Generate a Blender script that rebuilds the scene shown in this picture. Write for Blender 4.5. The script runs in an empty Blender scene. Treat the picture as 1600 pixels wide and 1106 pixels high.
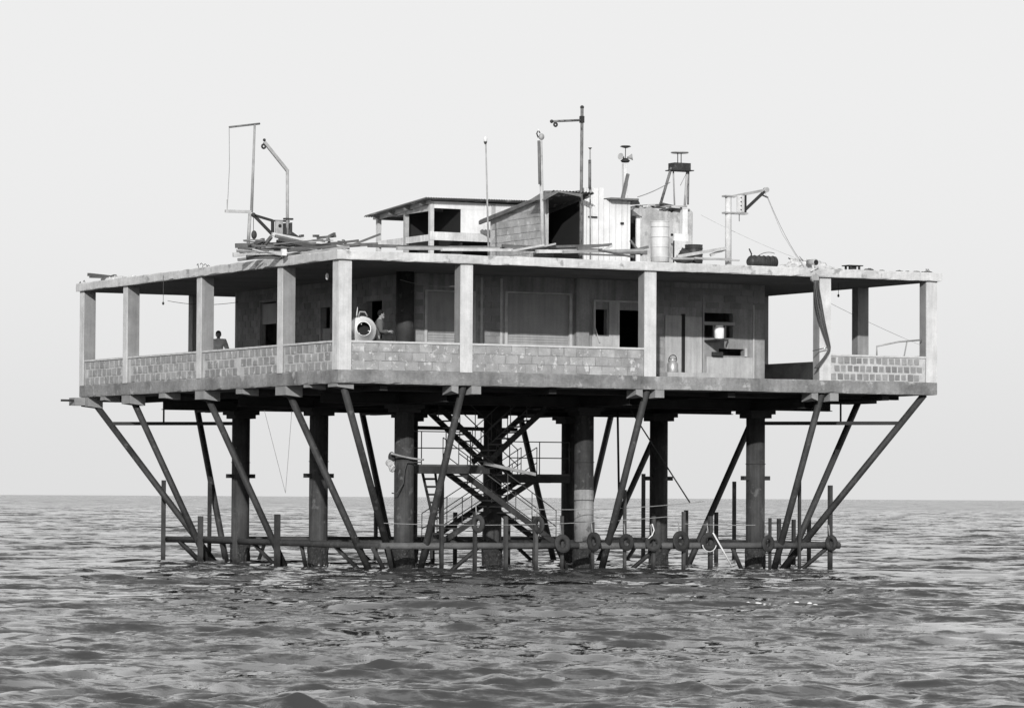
import bpy, bmesh, math, random
import numpy as np
from mathutils import Vector, Matrix
random.seed(7)
S = bpy.context.scene
COL = S.collection

# ------------------------------------------------------------------ camera
CP = Vector((-44.890, -96.787, 2.053)); YAW, PIT, ROL, FPX = 0.4797, 0.0373, 0.0056, 5971.0
F = Vector((math.cos(PIT)*math.sin(YAW), math.cos(PIT)*math.cos(YAW), math.sin(PIT)))
R0 = Vector((math.cos(YAW), -math.sin(YAW), 0)); U0 = R0.cross(F)
RR = math.cos(ROL)*R0 + math.sin(ROL)*U0; UU = -math.sin(ROL)*R0 + math.cos(ROL)*U0
cam = bpy.data.cameras.new('camera'); co = bpy.data.objects.new('camera', cam); COL.objects.link(co)
cam.sensor_width = 36; cam.lens = FPX/1600*36; cam.clip_start = 0.5; cam.clip_end = 30000
M = Matrix((RR, UU, -F)).transposed().to_4x4(); M.translation = CP; co.matrix_world = M
S.camera = co
# ------------------------------------------------------------------ sky and sun
SUN_EL = math.radians(18.5); SX, SY = -0.515, -0.857          # towards the sun, over the ground
w = bpy.data.worlds.new('World'); S.world = w; w.use_nodes = True
nt = w.node_tree; nt.nodes.clear()
sky = nt.nodes.new('ShaderNodeTexSky'); sky.sky_type = 'NISHITA'; sky.sun_disc = False
sky.sun_elevation = SUN_EL; sky.sun_rotation = math.atan2(SX, SY); sky.dust_density = 3
bw = nt.nodes.new('ShaderNodeRGBToBW'); nt.links.new(sky.outputs[0], bw.inputs[0])
ma = nt.nodes.new('ShaderNodeMath'); ma.operation = 'MULTIPLY_ADD'       # thin even overcast veil over the clear sky
ma.inputs[1].default_value = 0.30; ma.inputs[2].default_value = 7.25
nt.links.new(bw.outputs[0], ma.inputs[0])
bg = nt.nodes.new('ShaderNodeBackground'); bg.inputs[1].default_value = 0.10
nt.links.new(ma.outputs[0], bg.inputs[0])
wo = nt.nodes.new('ShaderNodeOutputWorld'); nt.links.new(bg.outputs[0], wo.inputs[0])
sl = bpy.data.lights.new('sun', 'SUN'); sl.energy = 4.5; sl.angle = math.radians(0.6); sl.color = (1, 0.995, 0.985)
so = bpy.data.objects.new('sun', sl); COL.objects.link(so)
so.rotation_euler = Vector((SX*math.cos(SUN_EL), SY*math.cos(SUN_EL), math.sin(SUN_EL))).to_track_quat('Z', 'Y').to_euler()
so.location = (-60, -100, 60)
S.view_settings.view_transform = 'Standard'; S.view_settings.look = 'None'
S.view_settings.exposure = 0; S.view_settings.gamma = 1

# ------------------------------------------------------------------ materials
def mat(name, v, var=0.25, scale=2.0, rough=0.85, bump=0.3, bscale=25, metal=0, streak=0, rnd=0, spots=0, spot_v=None, tint=1.0, wet=None):
    """Grey procedural material: large blotches, fine grain, optional vertical run marks, per-object tone, patches."""
    m = bpy.data.materials.new(name); m.use_nodes = True; n = m.node_tree.nodes; l = m.node_tree.links
    b = n['Principled BSDF']; b.inputs['Roughness'].default_value = rough; b.inputs['Metallic'].default_value = metal
    b.inputs['Specular IOR Level'].default_value = 0.3
    g = n.new('ShaderNodeNewGeometry')
    def noise(sc, det, vec=None):
        t = n.new('ShaderNodeTexNoise'); t.inputs['Scale'].default_value = sc; t.inputs['Detail'].default_value = det
        t.inputs['Roughness'].default_value = 0.62
        l.new(vec or g.outputs['Position'], t.inputs['Vector']); return t.outputs['Fac']
    def math_(op, a, bb, c=None):
        t = n.new('ShaderNodeMath'); t.operation = op
        for i, q in enumerate((a, bb, c)):
            if q is None: continue
            if isinstance(q, (int, float)): t.inputs[i].default_value = q
            else: l.new(q, t.inputs[i])
        return t.outputs[0]
    def ramp(fac, lo, hi):
        t = n.new('ShaderNodeMapRange'); t.inputs[1].default_value = lo; t.inputs[2].default_value = hi
        l.new(fac, t.inputs[0]); return t.outputs[0]
    f = math_('MULTIPLY_ADD', ramp(noise(scale, 6), .3, .7), 2*var, 1-var)
    f = math_('MULTIPLY', f, math_('MULTIPLY_ADD', ramp(noise(scale*14, 4), .25, .75), var*.9, 1-var*.45))
    if streak:
        mp = n.new('ShaderNodeMapping'); mp.inputs['Scale'].default_value = (6, 6, .35); l.new(g.outputs['Position'], mp.inputs[0])
        f = math_('MULTIPLY', f, math_('MULTIPLY_ADD', ramp(noise(1.3, 5, mp.outputs[0]), .38, .68), -streak, 1+streak*.35))
    if rnd:
        oi = n.new('ShaderNodeObjectInfo')
        f = math_('MULTIPLY', f, math_('MULTIPLY_ADD', oi.outputs['Random'], 2*rnd, 1-rnd))
    f = math_('MULTIPLY', f, v)
    if spots:
        s = ramp(noise(scale*2.3, 8), .60-.12*spots, .66-.10*spots)
        mx = n.new('ShaderNodeMix'); mx.inputs[2].default_value = 0
        l.new(s, mx.inputs[0]); l.new(f, mx.inputs[2]); mx.inputs[3].default_value = spot_v; f = mx.outputs[0]
    if wet is not None:                                   # tide-wetted growth on the lower end, a real stain band
        sp = n.new('ShaderNodeSeparateXYZ'); l.new(g.outputs['Position'], sp.inputs[0])
        z = math_('ADD', sp.outputs[2], math_('MULTIPLY', noise(3, 5), .5))
        s = ramp(z, wet+.12, wet+.35)
        f = math_('MULTIPLY', f, math_('MULTIPLY_ADD', s, .68, .32))
    cb = n.new('ShaderNodeCombineColor')
    for i in range(3): l.new(f, cb.inputs[i])
    l.new(cb.outputs[0], b.inputs['Base Color'])
    if bump:
        bp = n.new('ShaderNodeBump'); bp.inputs['Strength'].default_value = bump; bp.inputs['Distance'].default_value = 0.02
        l.new(noise(bscale, 6), bp.inputs['Height']); l.new(bp.outputs[0], b.inputs['Normal'])
    return m
CONC = mat('raw_cast_concrete', .20, .18, 1.6, streak=.22, bump=.35)
WASH = mat('lime_washed_plaster', .44, .20, 1.8, streak=.18, bump=.35)
CEIL = mat('shade_dark_ceiling', .12, .25, .8, bump=.3)  # darker than the roof concrete: veranda shade put into the colour
BEAM = mat('beam_end_concrete', .20, .2, 2, bump=.4)
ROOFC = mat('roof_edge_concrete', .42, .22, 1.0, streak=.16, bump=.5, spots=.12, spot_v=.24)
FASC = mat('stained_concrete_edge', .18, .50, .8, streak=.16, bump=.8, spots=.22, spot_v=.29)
SLAB = mat('slab_underside', .10, .25, .8, bump=.3)
MORTD = mat('grey_mortar', .21, .3, 3, bump=.8, spots=.25, spot_v=.38)
BLOCKL = mat('cement_block_left', .23, .26, 2.2, bump=.8, bscale=30, rnd=.16, spots=.2, spot_v=.38)
MORT = mat('pale_mortar', .36, .25, 2.2, bump=.9, bscale=14)
BLOCK = mat('cement_block', .25, .28, 2.0, bump=.8, bscale=30, rnd=.14, spots=.22, spot_v=.42)
BLOCKD = mat('cement_block_small', .185, .25, 3, bump=.7, bscale=30, rnd=.2)
COPE = mat('coping_plaster', .40, .2, 3, bump=.4)
HOUSE = mat('house_wall_render', .225, .28, .9, streak=.35, bump=.5)
HBLOCK = mat('house_wall_block', .19, .2, 1.5, bump=.5, rnd=.16)
PANEL = mat('house_panel', .33, .18, 1.4, streak=.25, bump=.3)
TRIM = mat('pale_trim', .38, .2, 3, bump=.2)
SHUT = mat('shutter_slats', .27, .12, 1.6, streak=.2, bump=.15, rough=.6)
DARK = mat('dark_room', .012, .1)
STEEL = mat('dark_girder_steel', .022, .3, 2, rough=.7, bump=.2)
PILLAR = mat('rusty_pillar_steel', .034, .45, 1.2, rough=.75, bump=.7, streak=.6, spots=.10, spot_v=.075, wet=.35)
PALEP = mat('pale_coated_steel', .22, .3, 1.6, rough=.75, bump=.4, spots=.3, spot_v=.12, streak=.3)
STRUT = mat('strut_steel', .027, .45, 1.8, rough=.65, bump=.5, streak=.3, spots=.08, spot_v=.06, wet=.2)
RAILS = mat('fender_rail_steel', .075, .3, 2.5, rough=.7, bump=.5, spots=.3, spot_v=.06)
POST = mat('fender_timber', .042, .3, 3, rough=.9, bump=.6, streak=.5, rnd=.35, wet=.1)
RAILT = mat('handrail_tube', .07, .2, 3, rough=.5, bump=.1)
WHITE = mat('white_painted_board', .55, .14, 1.4, bump=.15, streak=.12)
WHITE2 = mat('whitewashed_masonry', .46, .22, 1.6, bump=.8, bscale=9, streak=.3)
TANKM = mat('rough_plaster', .34, .35, 1.4, bump=1.0, bscale=7, spots=.3, spot_v=.25, streak=.3)
LEANB = mat('lean_to_block', .26, .3, 1.6, bump=.8, bscale=20, rnd=.15, spots=.2, spot_v=.4)
CANM = mat('white_enamel', .74, .10, 4)
CRUST = mat('mussel_crust', .022, .6, 9, bump=1.0, bscale=40, spots=.3, spot_v=.07)
WOOD = mat('weathered_timber', .10, .3, 3, bump=.6, rnd=.4, streak=.2)
WOODP = mat('pale_timber', .32, .25, 3, bump=.4, rnd=.3)
TIN = mat('corrugated_sheet', .08, .3, 1.5, rough=.6, bump=.2, spots=.3, spot_v=.3)
GALV = mat('galvanised_tube', .26, .3, 4, rough=.5, bump=.2)
RUST = mat('rusty_tube', .12, .4, 4, rough=.7, bump=.4, spots=.4, spot_v=.04)
DRUM = mat('dark_drum', .028, .4, 3, rough=.5, bump=.2, streak=.4)
PALED = mat('pale_drum', .46, .14, 3, rough=.6, bump=.2, streak=.2)
RUBBER = mat('tyre_rubber', .03, .3, 8, rough=.9, bump=.5, rnd=.3)
ROPE = mat('rope_fibre', .22, .2, 12, bump=.6, bscale=80)
CABLE = mat('dark_cable', .05, .2)
SKIN = mat('skin', .26, .06, 9, rough=.6, bump=.05)
HAIR = mat('hair', .008, .2, 20, rough=1)
SHIRT = mat('grey_shirt', .09, .15, 6, bump=.4)
SHIRT2 = mat('light_shirt', .60, .15, 6, bump=.4)
TROUS = mat('dark_trousers', .06, .15, 6, bump=.4)
NET = mat('tangled_net', .40, .4, 7, bump=1, bscale=30)
CAN = mat('milk_can_metal', .34, .2, 6, rough=.4, metal=.3, bump=.1)

# ------------------------------------------------------------------ helpers
WL = {}                                                          # world location of every empty / part
def at(px, py, ax, k):
    """Point of the place seen at photograph pixel (px, py) on the plane  coordinate[ax] = k."""
    d = FPX*F + (px-800)*RR - (py-553)*UU
    return CP + d*((k-CP[ax])/d[ax])
def thing(name, label, cat, loc=(0, 0, 0), group=None):
    o = bpy.data.objects.new(name, None); o.empty_display_size = .3; COL.objects.link(o); o.location = loc
    o['label'] = label; o['category'] = cat
    if group: o['group'] = group
    WL[o.name] = Vector(loc); return o
class MB:
    def __init__(s): s.v = []; s.f = []; s.sm = []
    def add(s, vs, fs, smooth=False):
        o = len(s.v); s.v += [Vector(v) for v in vs]; s.f += [[i+o for i in f] for f in fs]; s.sm += [smooth]*len(fs); return s
    def box(s, a, b):
        x0, y0, z0 = a; x1, y1, z1 = b
        return s.add([(x0,y0,z0),(x1,y0,z0),(x1,y1,z0),(x0,y1,z0),(x0,y0,z1),(x1,y0,z1),(x1,y1,z1),(x0,y1,z1)],
                     [(0,3,2,1),(4,5,6,7),(0,1,5,4),(1,2,6,5),(2,3,7,6),(3,0,4,7)])
    def bar(s, p, q, w, h, up=(0, 0, 1), w2=None, h2=None):
        p, q = Vector(p), Vector(q); d = (q-p).normalized(); up = Vector(up)
        if abs(d.dot(up)) > .98: up = Vector((0, 1, 0))
        sd = d.cross(up).normalized(); u = sd.cross(d).normalized(); vs = []
        for c, ww, hh in ((p, w, h), (q, w2 or w, h2 or h)):
            for a, b in ((-1,-1),(1,-1),(1,1),(-1,1)): vs.append(c+sd*a*ww/2+u*b*hh/2)
        return s.add(vs, [(0,1,2,3),(7,6,5,4),(0,4,5,1),(1,5,6,2),(2,6,7,3),(3,7,4,0)])
    def tube(s, pts, r, n=8, r2=None, cap=True):
        pts = [Vector(p) for p in pts]; m = len(pts); vs = []; prev = None
        for i, p in enumerate(pts):
            d = (pts[min(i+1, m-1)]-pts[max(i-1, 0)]).normalized()
            if prev is None:
                a = Vector((0,0,1)) if abs(d.z) < .9 else Vector((1,0,0)); e = d.cross(a).normalized()
            else: e = (prev - d*prev.dot(d)).normalized()
            prev = e; g = d.cross(e); rr = r + ((r2 if r2 is not None else r)-r)*i/max(1, m-1)
            for k in range(n):
                t = 2*math.pi*k/n; vs.append(p+e*rr*math.cos(t)+g*rr*math.sin(t))
        fs = []
        for i in range(m-1):
            for k in range(n):
                a = i*n+k; b = i*n+(k+1) % n; fs.append((a, b, b+n, a+n))
        s.add(vs, fs, n > 5)
        if cap: o = len(s.v)-len(vs); s.f += [[o+k for k in range(n)][::-1], [o+(m-1)*n+k for k in range(n)]]; s.sm += [False, False]
        return s
    def lathe(s, c, prof, n=20, axis=(0, 0, 1)):
        c = Vector(c); ax = Vector(axis).normalized(); e = ax.orthogonal().normalized(); g = ax.cross(e); vs = []
        for r, z in prof:
            for k in range(n):
                t = 2*math.pi*k/n; vs.append(c+ax*z+e*r*math.cos(t)+g*r*math.sin(t))
        fs = [(i*n+k, i*n+(k+1) % n, (i+1)*n+(k+1) % n, (i+1)*n+k) for i in range(len(prof)-1) for k in range(n)]
        s.add(vs, fs, True); o = len(s.v)-len(vs)
        s.f += [[o+k for k in range(n)][::-1], [o+(len(prof)-1)*n+k for k in range(n)]]; s.sm += [False, False]; return s
    def torus(s, c, R, r, axis, n=24, m=10, sq=1.0):
        c = Vector(c); ax = Vector(axis).normalized(); e = ax.orthogonal().normalized(); g = ax.cross(e); vs = []
        for i in range(n):
            t = 2*math.pi*i/n; d = e*math.cos(t)+g*math.sin(t)
            for j in range(m):
                u = 2*math.pi*j/m; vs.append(c+d*(R+r*math.cos(u))+ax*r*sq*math.sin(u))
        fs = [(i*m+j, ((i+1) % n)*m+j, ((i+1) % n)*m+(j+1) % m, i*m+(j+1) % m) for i in range(n) for j in range(m)]
        return s.add(vs, fs, True)
    def ball(s, c, r, n=12, m=8):
        rx, ry, rz = r if isinstance(r, tuple) else (r, r, r); c = Vector(c); vs = []; fs = []
        for i in range(m+1):
            a = math.pi*i/m
            for k in range(n):
                t = 2*math.pi*k/n; vs.append(c+Vector((rx*math.sin(a)*math.cos(t), ry*math.sin(a)*math.sin(t), rz*math.cos(a))))
        for i in range(m):
            for k in range(n): fs.append((i*n+k, (i+1)*n+k, (i+1)*n+(k+1) % n, i*n+(k+1) % n))
        return s.add(vs, fs, True)
    def build(s, name, m, parent=None, bevel=0, stuff=False, label=None):
        c = Vector([sum(v[i] for v in s.v)/len(s.v) for i in range(3)])
        me = bpy.data.meshes.new(name); me.from_pydata([v-c for v in s.v], [], s.f)
        bm = bmesh.new(); bm.from_mesh(me); bmesh.ops.recalc_face_normals(bm, faces=bm.faces[:]) 
        if bevel: bmesh.ops.bevel(bm, geom=bm.edges[:], offset=bevel, segments=1, affect='EDGES')
        bm.to_mesh(me); bm.free()
        if not bevel: me.polygons.foreach_set('use_smooth', s.sm)
        me.materials.append(m)
        return place(me, name, c, parent, stuff, label)
def place(me, name, world, parent=None, stuff=False, label=None, rot=None):
    o = bpy.data.objects.new(name, me); COL.objects.link(o); world = Vector(world)
    if parent is not None: o.parent = parent; o.location = world-WL[parent.name]
    else: o.location = world
    if rot: o.rotation_euler = rot
    if stuff: o['kind'] = 'stuff'
    if label: o['label'] = label
    WL[o.name] = world; return o
def tag(o, label, cat, group=None):
    o['label'] = label; o['category'] = cat
    if group: o['group'] = group
    return o
rn = random.uniform
def sag(p, q, s, n=12):
    p, q = Vector(p), Vector(q)
    return [p.lerp(q, i/n)-Vector((0, 0, s*4*(i/n)*(1-i/n))) for i in range(n+1)]

# ------------------------------------------------------------------ sea
def sea():
    rng = np.random.default_rng(11)
    th = np.radians(np.concatenate([np.linspace(-180, -26, 40)[:-1], np.linspace(-26, -10.5, 70)[:-1], np.linspace(-10.5, 10.5, 450), np.linspace(10.5, 26, 70)[1:], np.linspace(26, 180, 40)[1:-1]]))
    rs = [4.0]
    while rs[-1] < 9000:
        r = rs[-1]
        if r < 33: d = 1.0
        elif r < 200: d = .055+.0018*(r-33)
        elif r < 620: d = .36+.0011*(r-200)
        else: d = .82*(r/620)**2.2
        rs.append(r+d)
    rs = np.array(rs); T, Rr = np.meshgrid(th, rs); n, m = T.shape
    X = CP.x+Rr*np.sin(T+YAW); Y = CP.y+Rr*np.cos(T+YAW)
    lost = np.zeros_like(X); tot = 0.0
    Z = np.zeros_like(X); DX = np.zeros_like(X); DY = np.zeros_like(X)
    sp = np.gradient(rs)[:, None]*np.ones_like(X); sp = np.maximum(sp, Rr*.001)
    lat = np.where(np.abs(T) > math.radians(26.5), Rr*.06, np.where(np.abs(T) > math.radians(10.7), Rr*.004, 0)); sp = np.maximum(sp, lat)
    # wave groups: lively patches between calmer ones
    E1 = np.zeros_like(X)
    for i in range(9):
        L = rng.uniform(7, 34); a_ = rng.uniform(0, 6.28); E1 += np.sin(2*math.pi/L*(X*math.sin(a_)+Y*math.cos(a_))+rng.uniform(0, 6.28))
    E2 = np.zeros_like(X)
    for i in range(9):
        L = rng.uniform(2.2, 8); a_ = rng.uniform(0, 6.28); E2 += np.sin(2*math.pi/L*(X*math.sin(a_)+Y*math.cos(a_))+rng.uniform(0, 6.28))
    E1 = np.clip(.98+.10*E1, .6, 1.35); E2 = np.clip(.95+.2*E2, .4, 1.35)
    for i in range(200):
        L = .26*(4.0/.26)**rng.random(); k = 2*math.pi/L
        st = .0212
        if L > 1.5: st *= (1.5/L)**.75
        env = E1 if L > 1.0 else E1*E2
        a = st/k*rng.uniform(.6, 1.35)
        ang = YAW-.22+rng.normal(0, .36 if L > 1 else .6); ph = rng.uniform(0, 6.28)
        kx, ky = math.sin(ang), math.cos(ang)
        att = np.clip((L/sp-2.2)/3, 0, 1)*env; at0 = np.minimum(att, 1)
        p = k*(X*kx+Y*ky)+ph; s_, c_ = np.sin(p), np.cos(p)
        Z += a*att*c_; DX -= a*att*s_*kx*.95; DY -= a*att*s_*ky*.95
        lost += (1-np.clip((L/sp-2.2)/3, 0, 1))**2*st*st; tot += st*st
    X += DX; Y += DY; Z -= .09
    global SEA; SEA = (X.ravel(), Y.ravel(), Z.ravel())
    V = np.stack([X, Y, Z], -1).reshape(-1, 3)
    idx = np.arange(n*m).reshape(n, m); nx = np.roll(idx, -1, 1)
    q = np.stack([idx[:-1], idx[1:], nx[1:], nx[:-1]], -1).reshape(-1, 4)
    me = bpy.data.meshes.new('sea'); me.vertices.add(len(V)); me.vertices.foreach_set('co', V.ravel())
    me.loops.add(q.size); me.loops.foreach_set('vertex_index', q.ravel().astype(np.int32))
    me.polygons.add(len(q)); me.polygons.foreach_set('loop_start', np.arange(0, q.size, 4, dtype=np.int32))
    me.polygons.foreach_set('loop_total', np.full(len(q), 4, np.int32))
    me.update(calc_edges=True); me.validate(); me.polygons.foreach_set('use_smooth', np.ones(len(me.polygons), bool))
    at_ = me.attributes.new('ripple', 'FLOAT', 'POINT'); at_.data.foreach_set('value', np.sqrt(lost/tot).ravel().astype(np.float32))
    mt = bpy.data.materials.new('sea_water'); mt.use_nodes = True; N = mt.node_tree.nodes; l = mt.node_tree.links
    b = N['Principled BSDF']; b.inputs['Base Color'].default_value = (.028, .028, .028, 1)
    b.inputs['Roughness'].default_value = .04; b.inputs['IOR'].default_value = 1.40
    g = N.new('ShaderNodeNewGeometry'); mr = N.new('ShaderNodeMapping'); mr.inputs['Rotation'].default_value = (0, 0, YAW-.2); l.new(g.outputs['Position'], mr.inputs[0])
    mp = N.new('ShaderNodeMapping'); mp.inputs['Scale'].default_value = (.55, 1.0, 1); l.new(mr.outputs[0], mp.inputs[0])
    # wavelets too small for the mesh tilt the surface normal directly, over every size down to capillary ripples
    at2 = N.new('ShaderNodeAttribute'); at2.attribute_name = 'ripple'; acc = g.outputs['Normal']
    for sc, amp, far in ((2.4, 3.0, False), (.30, 6.0, True)):
        t = N.new('ShaderNodeTexNoise'); t.inputs['Scale'].default_value = sc; t.inputs['Detail'].default_value = 10; t.inputs['Roughness'].default_value = .74
        t.inputs['Distortion'].default_value = .35; l.new(mp.outputs[0], t.inputs['Vector'])
        v1 = N.new('ShaderNodeVectorMath'); v1.operation = 'SUBTRACT'; l.new(t.outputs['Color'], v1.inputs[0]); v1.inputs[1].default_value = (.5, .5, .5)
        v2 = N.new('ShaderNodeVectorMath'); v2.operation = 'MULTIPLY'; l.new(v1.outputs[0], v2.inputs[0]); v2.inputs[1].default_value = (amp, amp, 0)
        if far:                                          # far off, where the mesh is too coarse to carry the waves
            v5 = N.new('ShaderNodeVectorMath'); v5.operation = 'SCALE'; l.new(v2.outputs[0], v5.inputs[0]); l.new(at2.outputs['Fac'], v5.inputs['Scale']); v2 = v5
        v3 = N.new('ShaderNodeVectorMath'); v3.operation = 'ADD'; l.new(v2.outputs[0], v3.inputs[0]); l.new(acc, v3.inputs[1]); acc = v3.outputs[0]
    v4 = N.new('ShaderNodeVectorMath'); v4.operation = 'NORMALIZE'; l.new(acc, v4.inputs[0])
    l.new(v4.outputs[0], b.inputs['Normal'])
    me.materials.append(mt)
    o = bpy.data.objects.new('sea', me); COL.objects.link(o); o['kind'] = 'structure'
sea()

# ------------------------------------------------------------------ the platform
ZF, ZB, ZR, ZT, ZP = 5.58, 5.20, 8.65, 8.90, 6.40         # floor, slab underside, roof underside, roof top, parapet top
G = (0.2, 4.0, 10.0, 16.0, 19.8)                             # column grid
PG = (4.0, 10.0, 16.0)                                       # pillar grid
plat = thing('offshore_platform', 'unfinished concrete building with open verandas raised on steel pillars above the open sea', 'platform', (10, 10, 0))
def rough_slab(name, m, lo, hi, z0, z1, j, seed):
    """Square slab whose cast edge wanders a little and is chipped here and there."""
    r = random.Random(seed); per = []; n = 90; rr = [z0, z0+(z1-z0)*.12, z0+(z1-z0)*.5, z0+(z1-z0)*.9, z1]
    for sx, sy, dx, dy in ((lo, lo, 1, 0), (hi, lo, 0, 1), (hi, hi, -1, 0), (lo, hi, 0, -1)):
        for i in range(n): t = (hi-lo)*i/n; per.append((sx+dx*t, sy+dy*t, dy, -dx))
    vs = []; wob = [0]*len(per)
    for k, z in enumerate(rr):
        for i, (x, y, nx, ny) in enumerate(per):
            chip = -r.uniform(.01, .05) if (k in (0, 4) and r.random() < .10) else 0
            o = r.uniform(-j, j)*.6+chip+(-.008 if k in (0, 4) else 0); zz = z+(r.uniform(-j, j) if k in (0, 4) else 0)
            vs.append((x+nx*o*(1 if nx else 0), y+ny*o, zz))
    N = len(per); fs = [(k*N+i, k*N+(i+1) % N, (k+1)*N+(i+1) % N, (k+1)*N+i) for k in range(4) for i in range(N)]
    fs += [tuple(range(N))[::-1], tuple(range(4*N, 5*N))]
    return MB().add(vs, fs).build(name, m, plat)
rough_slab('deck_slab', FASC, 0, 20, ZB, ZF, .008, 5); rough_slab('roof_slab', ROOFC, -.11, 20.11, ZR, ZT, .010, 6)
MB().box((.12, .12, ZR-.03), (19.88, 19.88, ZR-.002)).build('ceiling', CEIL, plat)  # thin sheet under the roof slab, its dark tone painted in as shade
def column(x, y, w=.40, d=.36):
    if x < 1: x = .2
    c = MB().box((x-w/2, y-d/2, ZF), (x+w/2, y+d/2, ZR)).build('column', CONC, plat, bevel=.012)
    if y < 1: MB().box((x-w/2+.004, y-d/2-.018, ZF-.01), (x+w/2-.004, y-d/2-.001, ZR-.004)).build('plaster_face', WASH, c)
    if x < 1: MB().box((x-w/2-.018, y-d/2-.002, ZF-.01), (x-w/2-.001, y+d/2-.004, ZR-.004)).build('plaster_face', WASH, c)
    return c
for i, x in enumerate(G):
    for j, y in enumerate(G):
        if 0 < i < 4 and 0 < j < 4: continue
        column(x if i in (0, 4) else x, y)
# parapets: mortared wall with each block proud of it, plaster coping on top
bw_, bh_ = .405, .242
def block_mesh(w, h, d, seed, m):
    r = random.Random(seed); b = MB().box((-w/2, -d/2, -h/2), (w/2, d/2, h/2))
    for v in b.v: v.x += r.uniform(-.010, .010); v.z += r.uniform(-.008, .008); v.y += r.uniform(-.004, .004)
    me = bpy.data.meshes.new('block'); me.from_pydata([tuple(v) for v in b.v], [], b.f)
    me.materials.append(m); return me
BM = [block_mesh(bw_, bh_, .03, k, BLOCK) for k in range(5)]
BS = [block_mesh(.168, .18, .03, 20+k, BLOCKD) for k in range(4)]
BL = [block_mesh(.345, .215, .03, 40+k, BLOCKL) for k in range(4)]
def parapet(a, b, face, style, blocks=True, z1=ZP):
    # face: 'front' (y=0) 'left' (x=0) 'back' 'right'
    t = .16; o0 = .05
    if face == 'front': p = MB().box((a, o0, ZF), (b, o0+t, z1-.055)); c = MB().box((a, o0-.035, z1-.055), (b, o0+t+.03, z1))
    elif face == 'left': p = MB().box((o0, a, ZF), (o0+t, b, z1-.055)); c = MB().box((o0-.035, a, z1-.055), (o0+t+.03, b, z1))
    elif face == 'back': p = MB().box((a, 20-o0-t, ZF), (b, 20-o0, z1-.055)); c = MB().box((a, 20-o0-t-.03, z1-.055), (b, 20-o0+.03, z1))
    else: p = MB().box((20-o0-t, a, ZF), (20-o0, b, z1-.055)); c = MB().box((20-o0-t-.03, a, z1-.055), (20-o0+.03, b, z1))
    P_ = p.build('parapet', MORTD if style == 'big' else MORT, plat); c.build('coping', COPE, P_)
    if not blocks: return
    step, rows, ms = {'big': (.42, 3, BM), 'left': (.42, 3, BL), 'small': (.226, 3, BS)}[style]
    hh = (z1-.055-ZF)/rows
    for r in range(rows):
        s = a+.02 + (step*.5 if r % 2 else 0)
        if r % 2 and style == 'big': pass
        x = s+step/2
        while x+step*.48 <= b-.005:
            if not (style != 'small' and random.random() < .03):
                z = ZF+hh*(r+.5)+rn(-.004, .004); dpt = rn(-.005, .004)
                if face == 'front': o_ = place(random.choice(ms), 'block', (x+rn(-.012, .012), o0+.002+dpt, z), P_, rot=(0, rn(-.02, .02), 0))
                else: o_ = place(random.choice(ms), 'block', (o0+.002+dpt, x+rn(-.012, .012), z), P_, rot=(rn(-.02, .02), 0, math.pi/2))
                o_.scale = (rn(.90, 1.03), 1, rn(.92, 1.04))
            x += step
parapet(.40, 3.8, 'front', 'big'); parapet(4.2, 9.8, 'front', 'big'); parapet(16.2, 19.6, 'front', 'small', z1=6.36)
for a, b in ((.38, 3.82), (4.18, 9.82), (10.18, 15.82), (16.18, 19.62)):
    parapet(a, b, 'left', 'left'); parapet(a, b, 'right', '', False); parapet(a+.02, b-.02, 'back', '', False)
# house inside the verandas
HX0, HX1, HY0, HY1 = 4.3, 16.5, 4.3, 17.05
def wall(name, m, axis, k, t, u0, u1, z0, z1, holes, parent=plat):
    """Wall in the plane coordinate[axis]=k, thickness t inward, with rectangular openings (u0,u1,z0,z1)."""
    us = sorted({u0, u1, *[h[0] for h in holes], *[h[1] for h in holes]}); zs = sorted({z0, z1, *[h[2] for h in holes], *[h[3] for h in holes]})
    b = MB()
    for i in range(len(us)-1):
        run = None
        for j in range(len(zs)-1):
            uc, zc = (us[i]+us[i+1])/2, (zs[j]+zs[j+1])/2
            if any(h[0] < uc < h[1] and h[2] < zc < h[3] for h in holes): continue
            if axis == 1: b.box((us[i], k, zs[j]), (us[i+1], k+t, zs[j+1]))
            else: b.box((k, us[i], zs[j]), (k+t, us[i+1], zs[j+1]))
    bm = bmesh.new(); vs = [bm.verts.new(v) for v in b.v]
    for f in b.f: bm.faces.new([vs[q] for q in f])
    bmesh.ops.remove_doubles(bm, verts=bm.verts[:], dist=1e-4)
    # drop inner faces shared by two neighbouring boxes
    seen = {}
    for f in bm.faces: seen.setdefault(tuple(sorted(v.index for v in f.verts)), []).append(f)
    bm.verts.index_update(); seen = {}
    for f in bm.faces: seen.setdefault(tuple(sorted(v.index for v in f.verts)), []).append(f)
    bmesh.ops.delete(bm, geom=[f for fs in seen.values() if len(fs) > 1 for f in fs], context='FACES')
    me = bpy.data.meshes.new(name); bm.to_mesh(me); bm.free(); me.materials.append(m)
    c = Vector((0, 0, 0)); return place(me, name, c, parent)
fh = [(4.82, 6.42, ZF+.02, 8.09), (7.49, 9.68, ZF+.02, 8.12), (10.54, 10.93, 6.94, 7.72), (11.34, 12.35, ZF+.02, 7.72),
      (14.34, 15.35, 7.45, 7.72), (14.34, 15.35, 6.97, 7.34), (14.85, 15.76, 6.42, 6.63)]
W1 = wall('house_wall', HOUSE, 1, HY0, .2, HX0, HX1, ZF, ZR, fh)
W2 = wall('house_wall', HOUSE, 0, HX0, .2, HY0+.2, HY1, ZF, ZR, [(13.95, 15.25, ZF+.02, 8.2), (9.9, 10.6, ZF+.02, 7.85), (6.2, 7.3, 6.6, 7.9)])
wall('house_wall', HOUSE, 1, HY1, .2, HX0, HX1, ZF, ZR, [])
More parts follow.
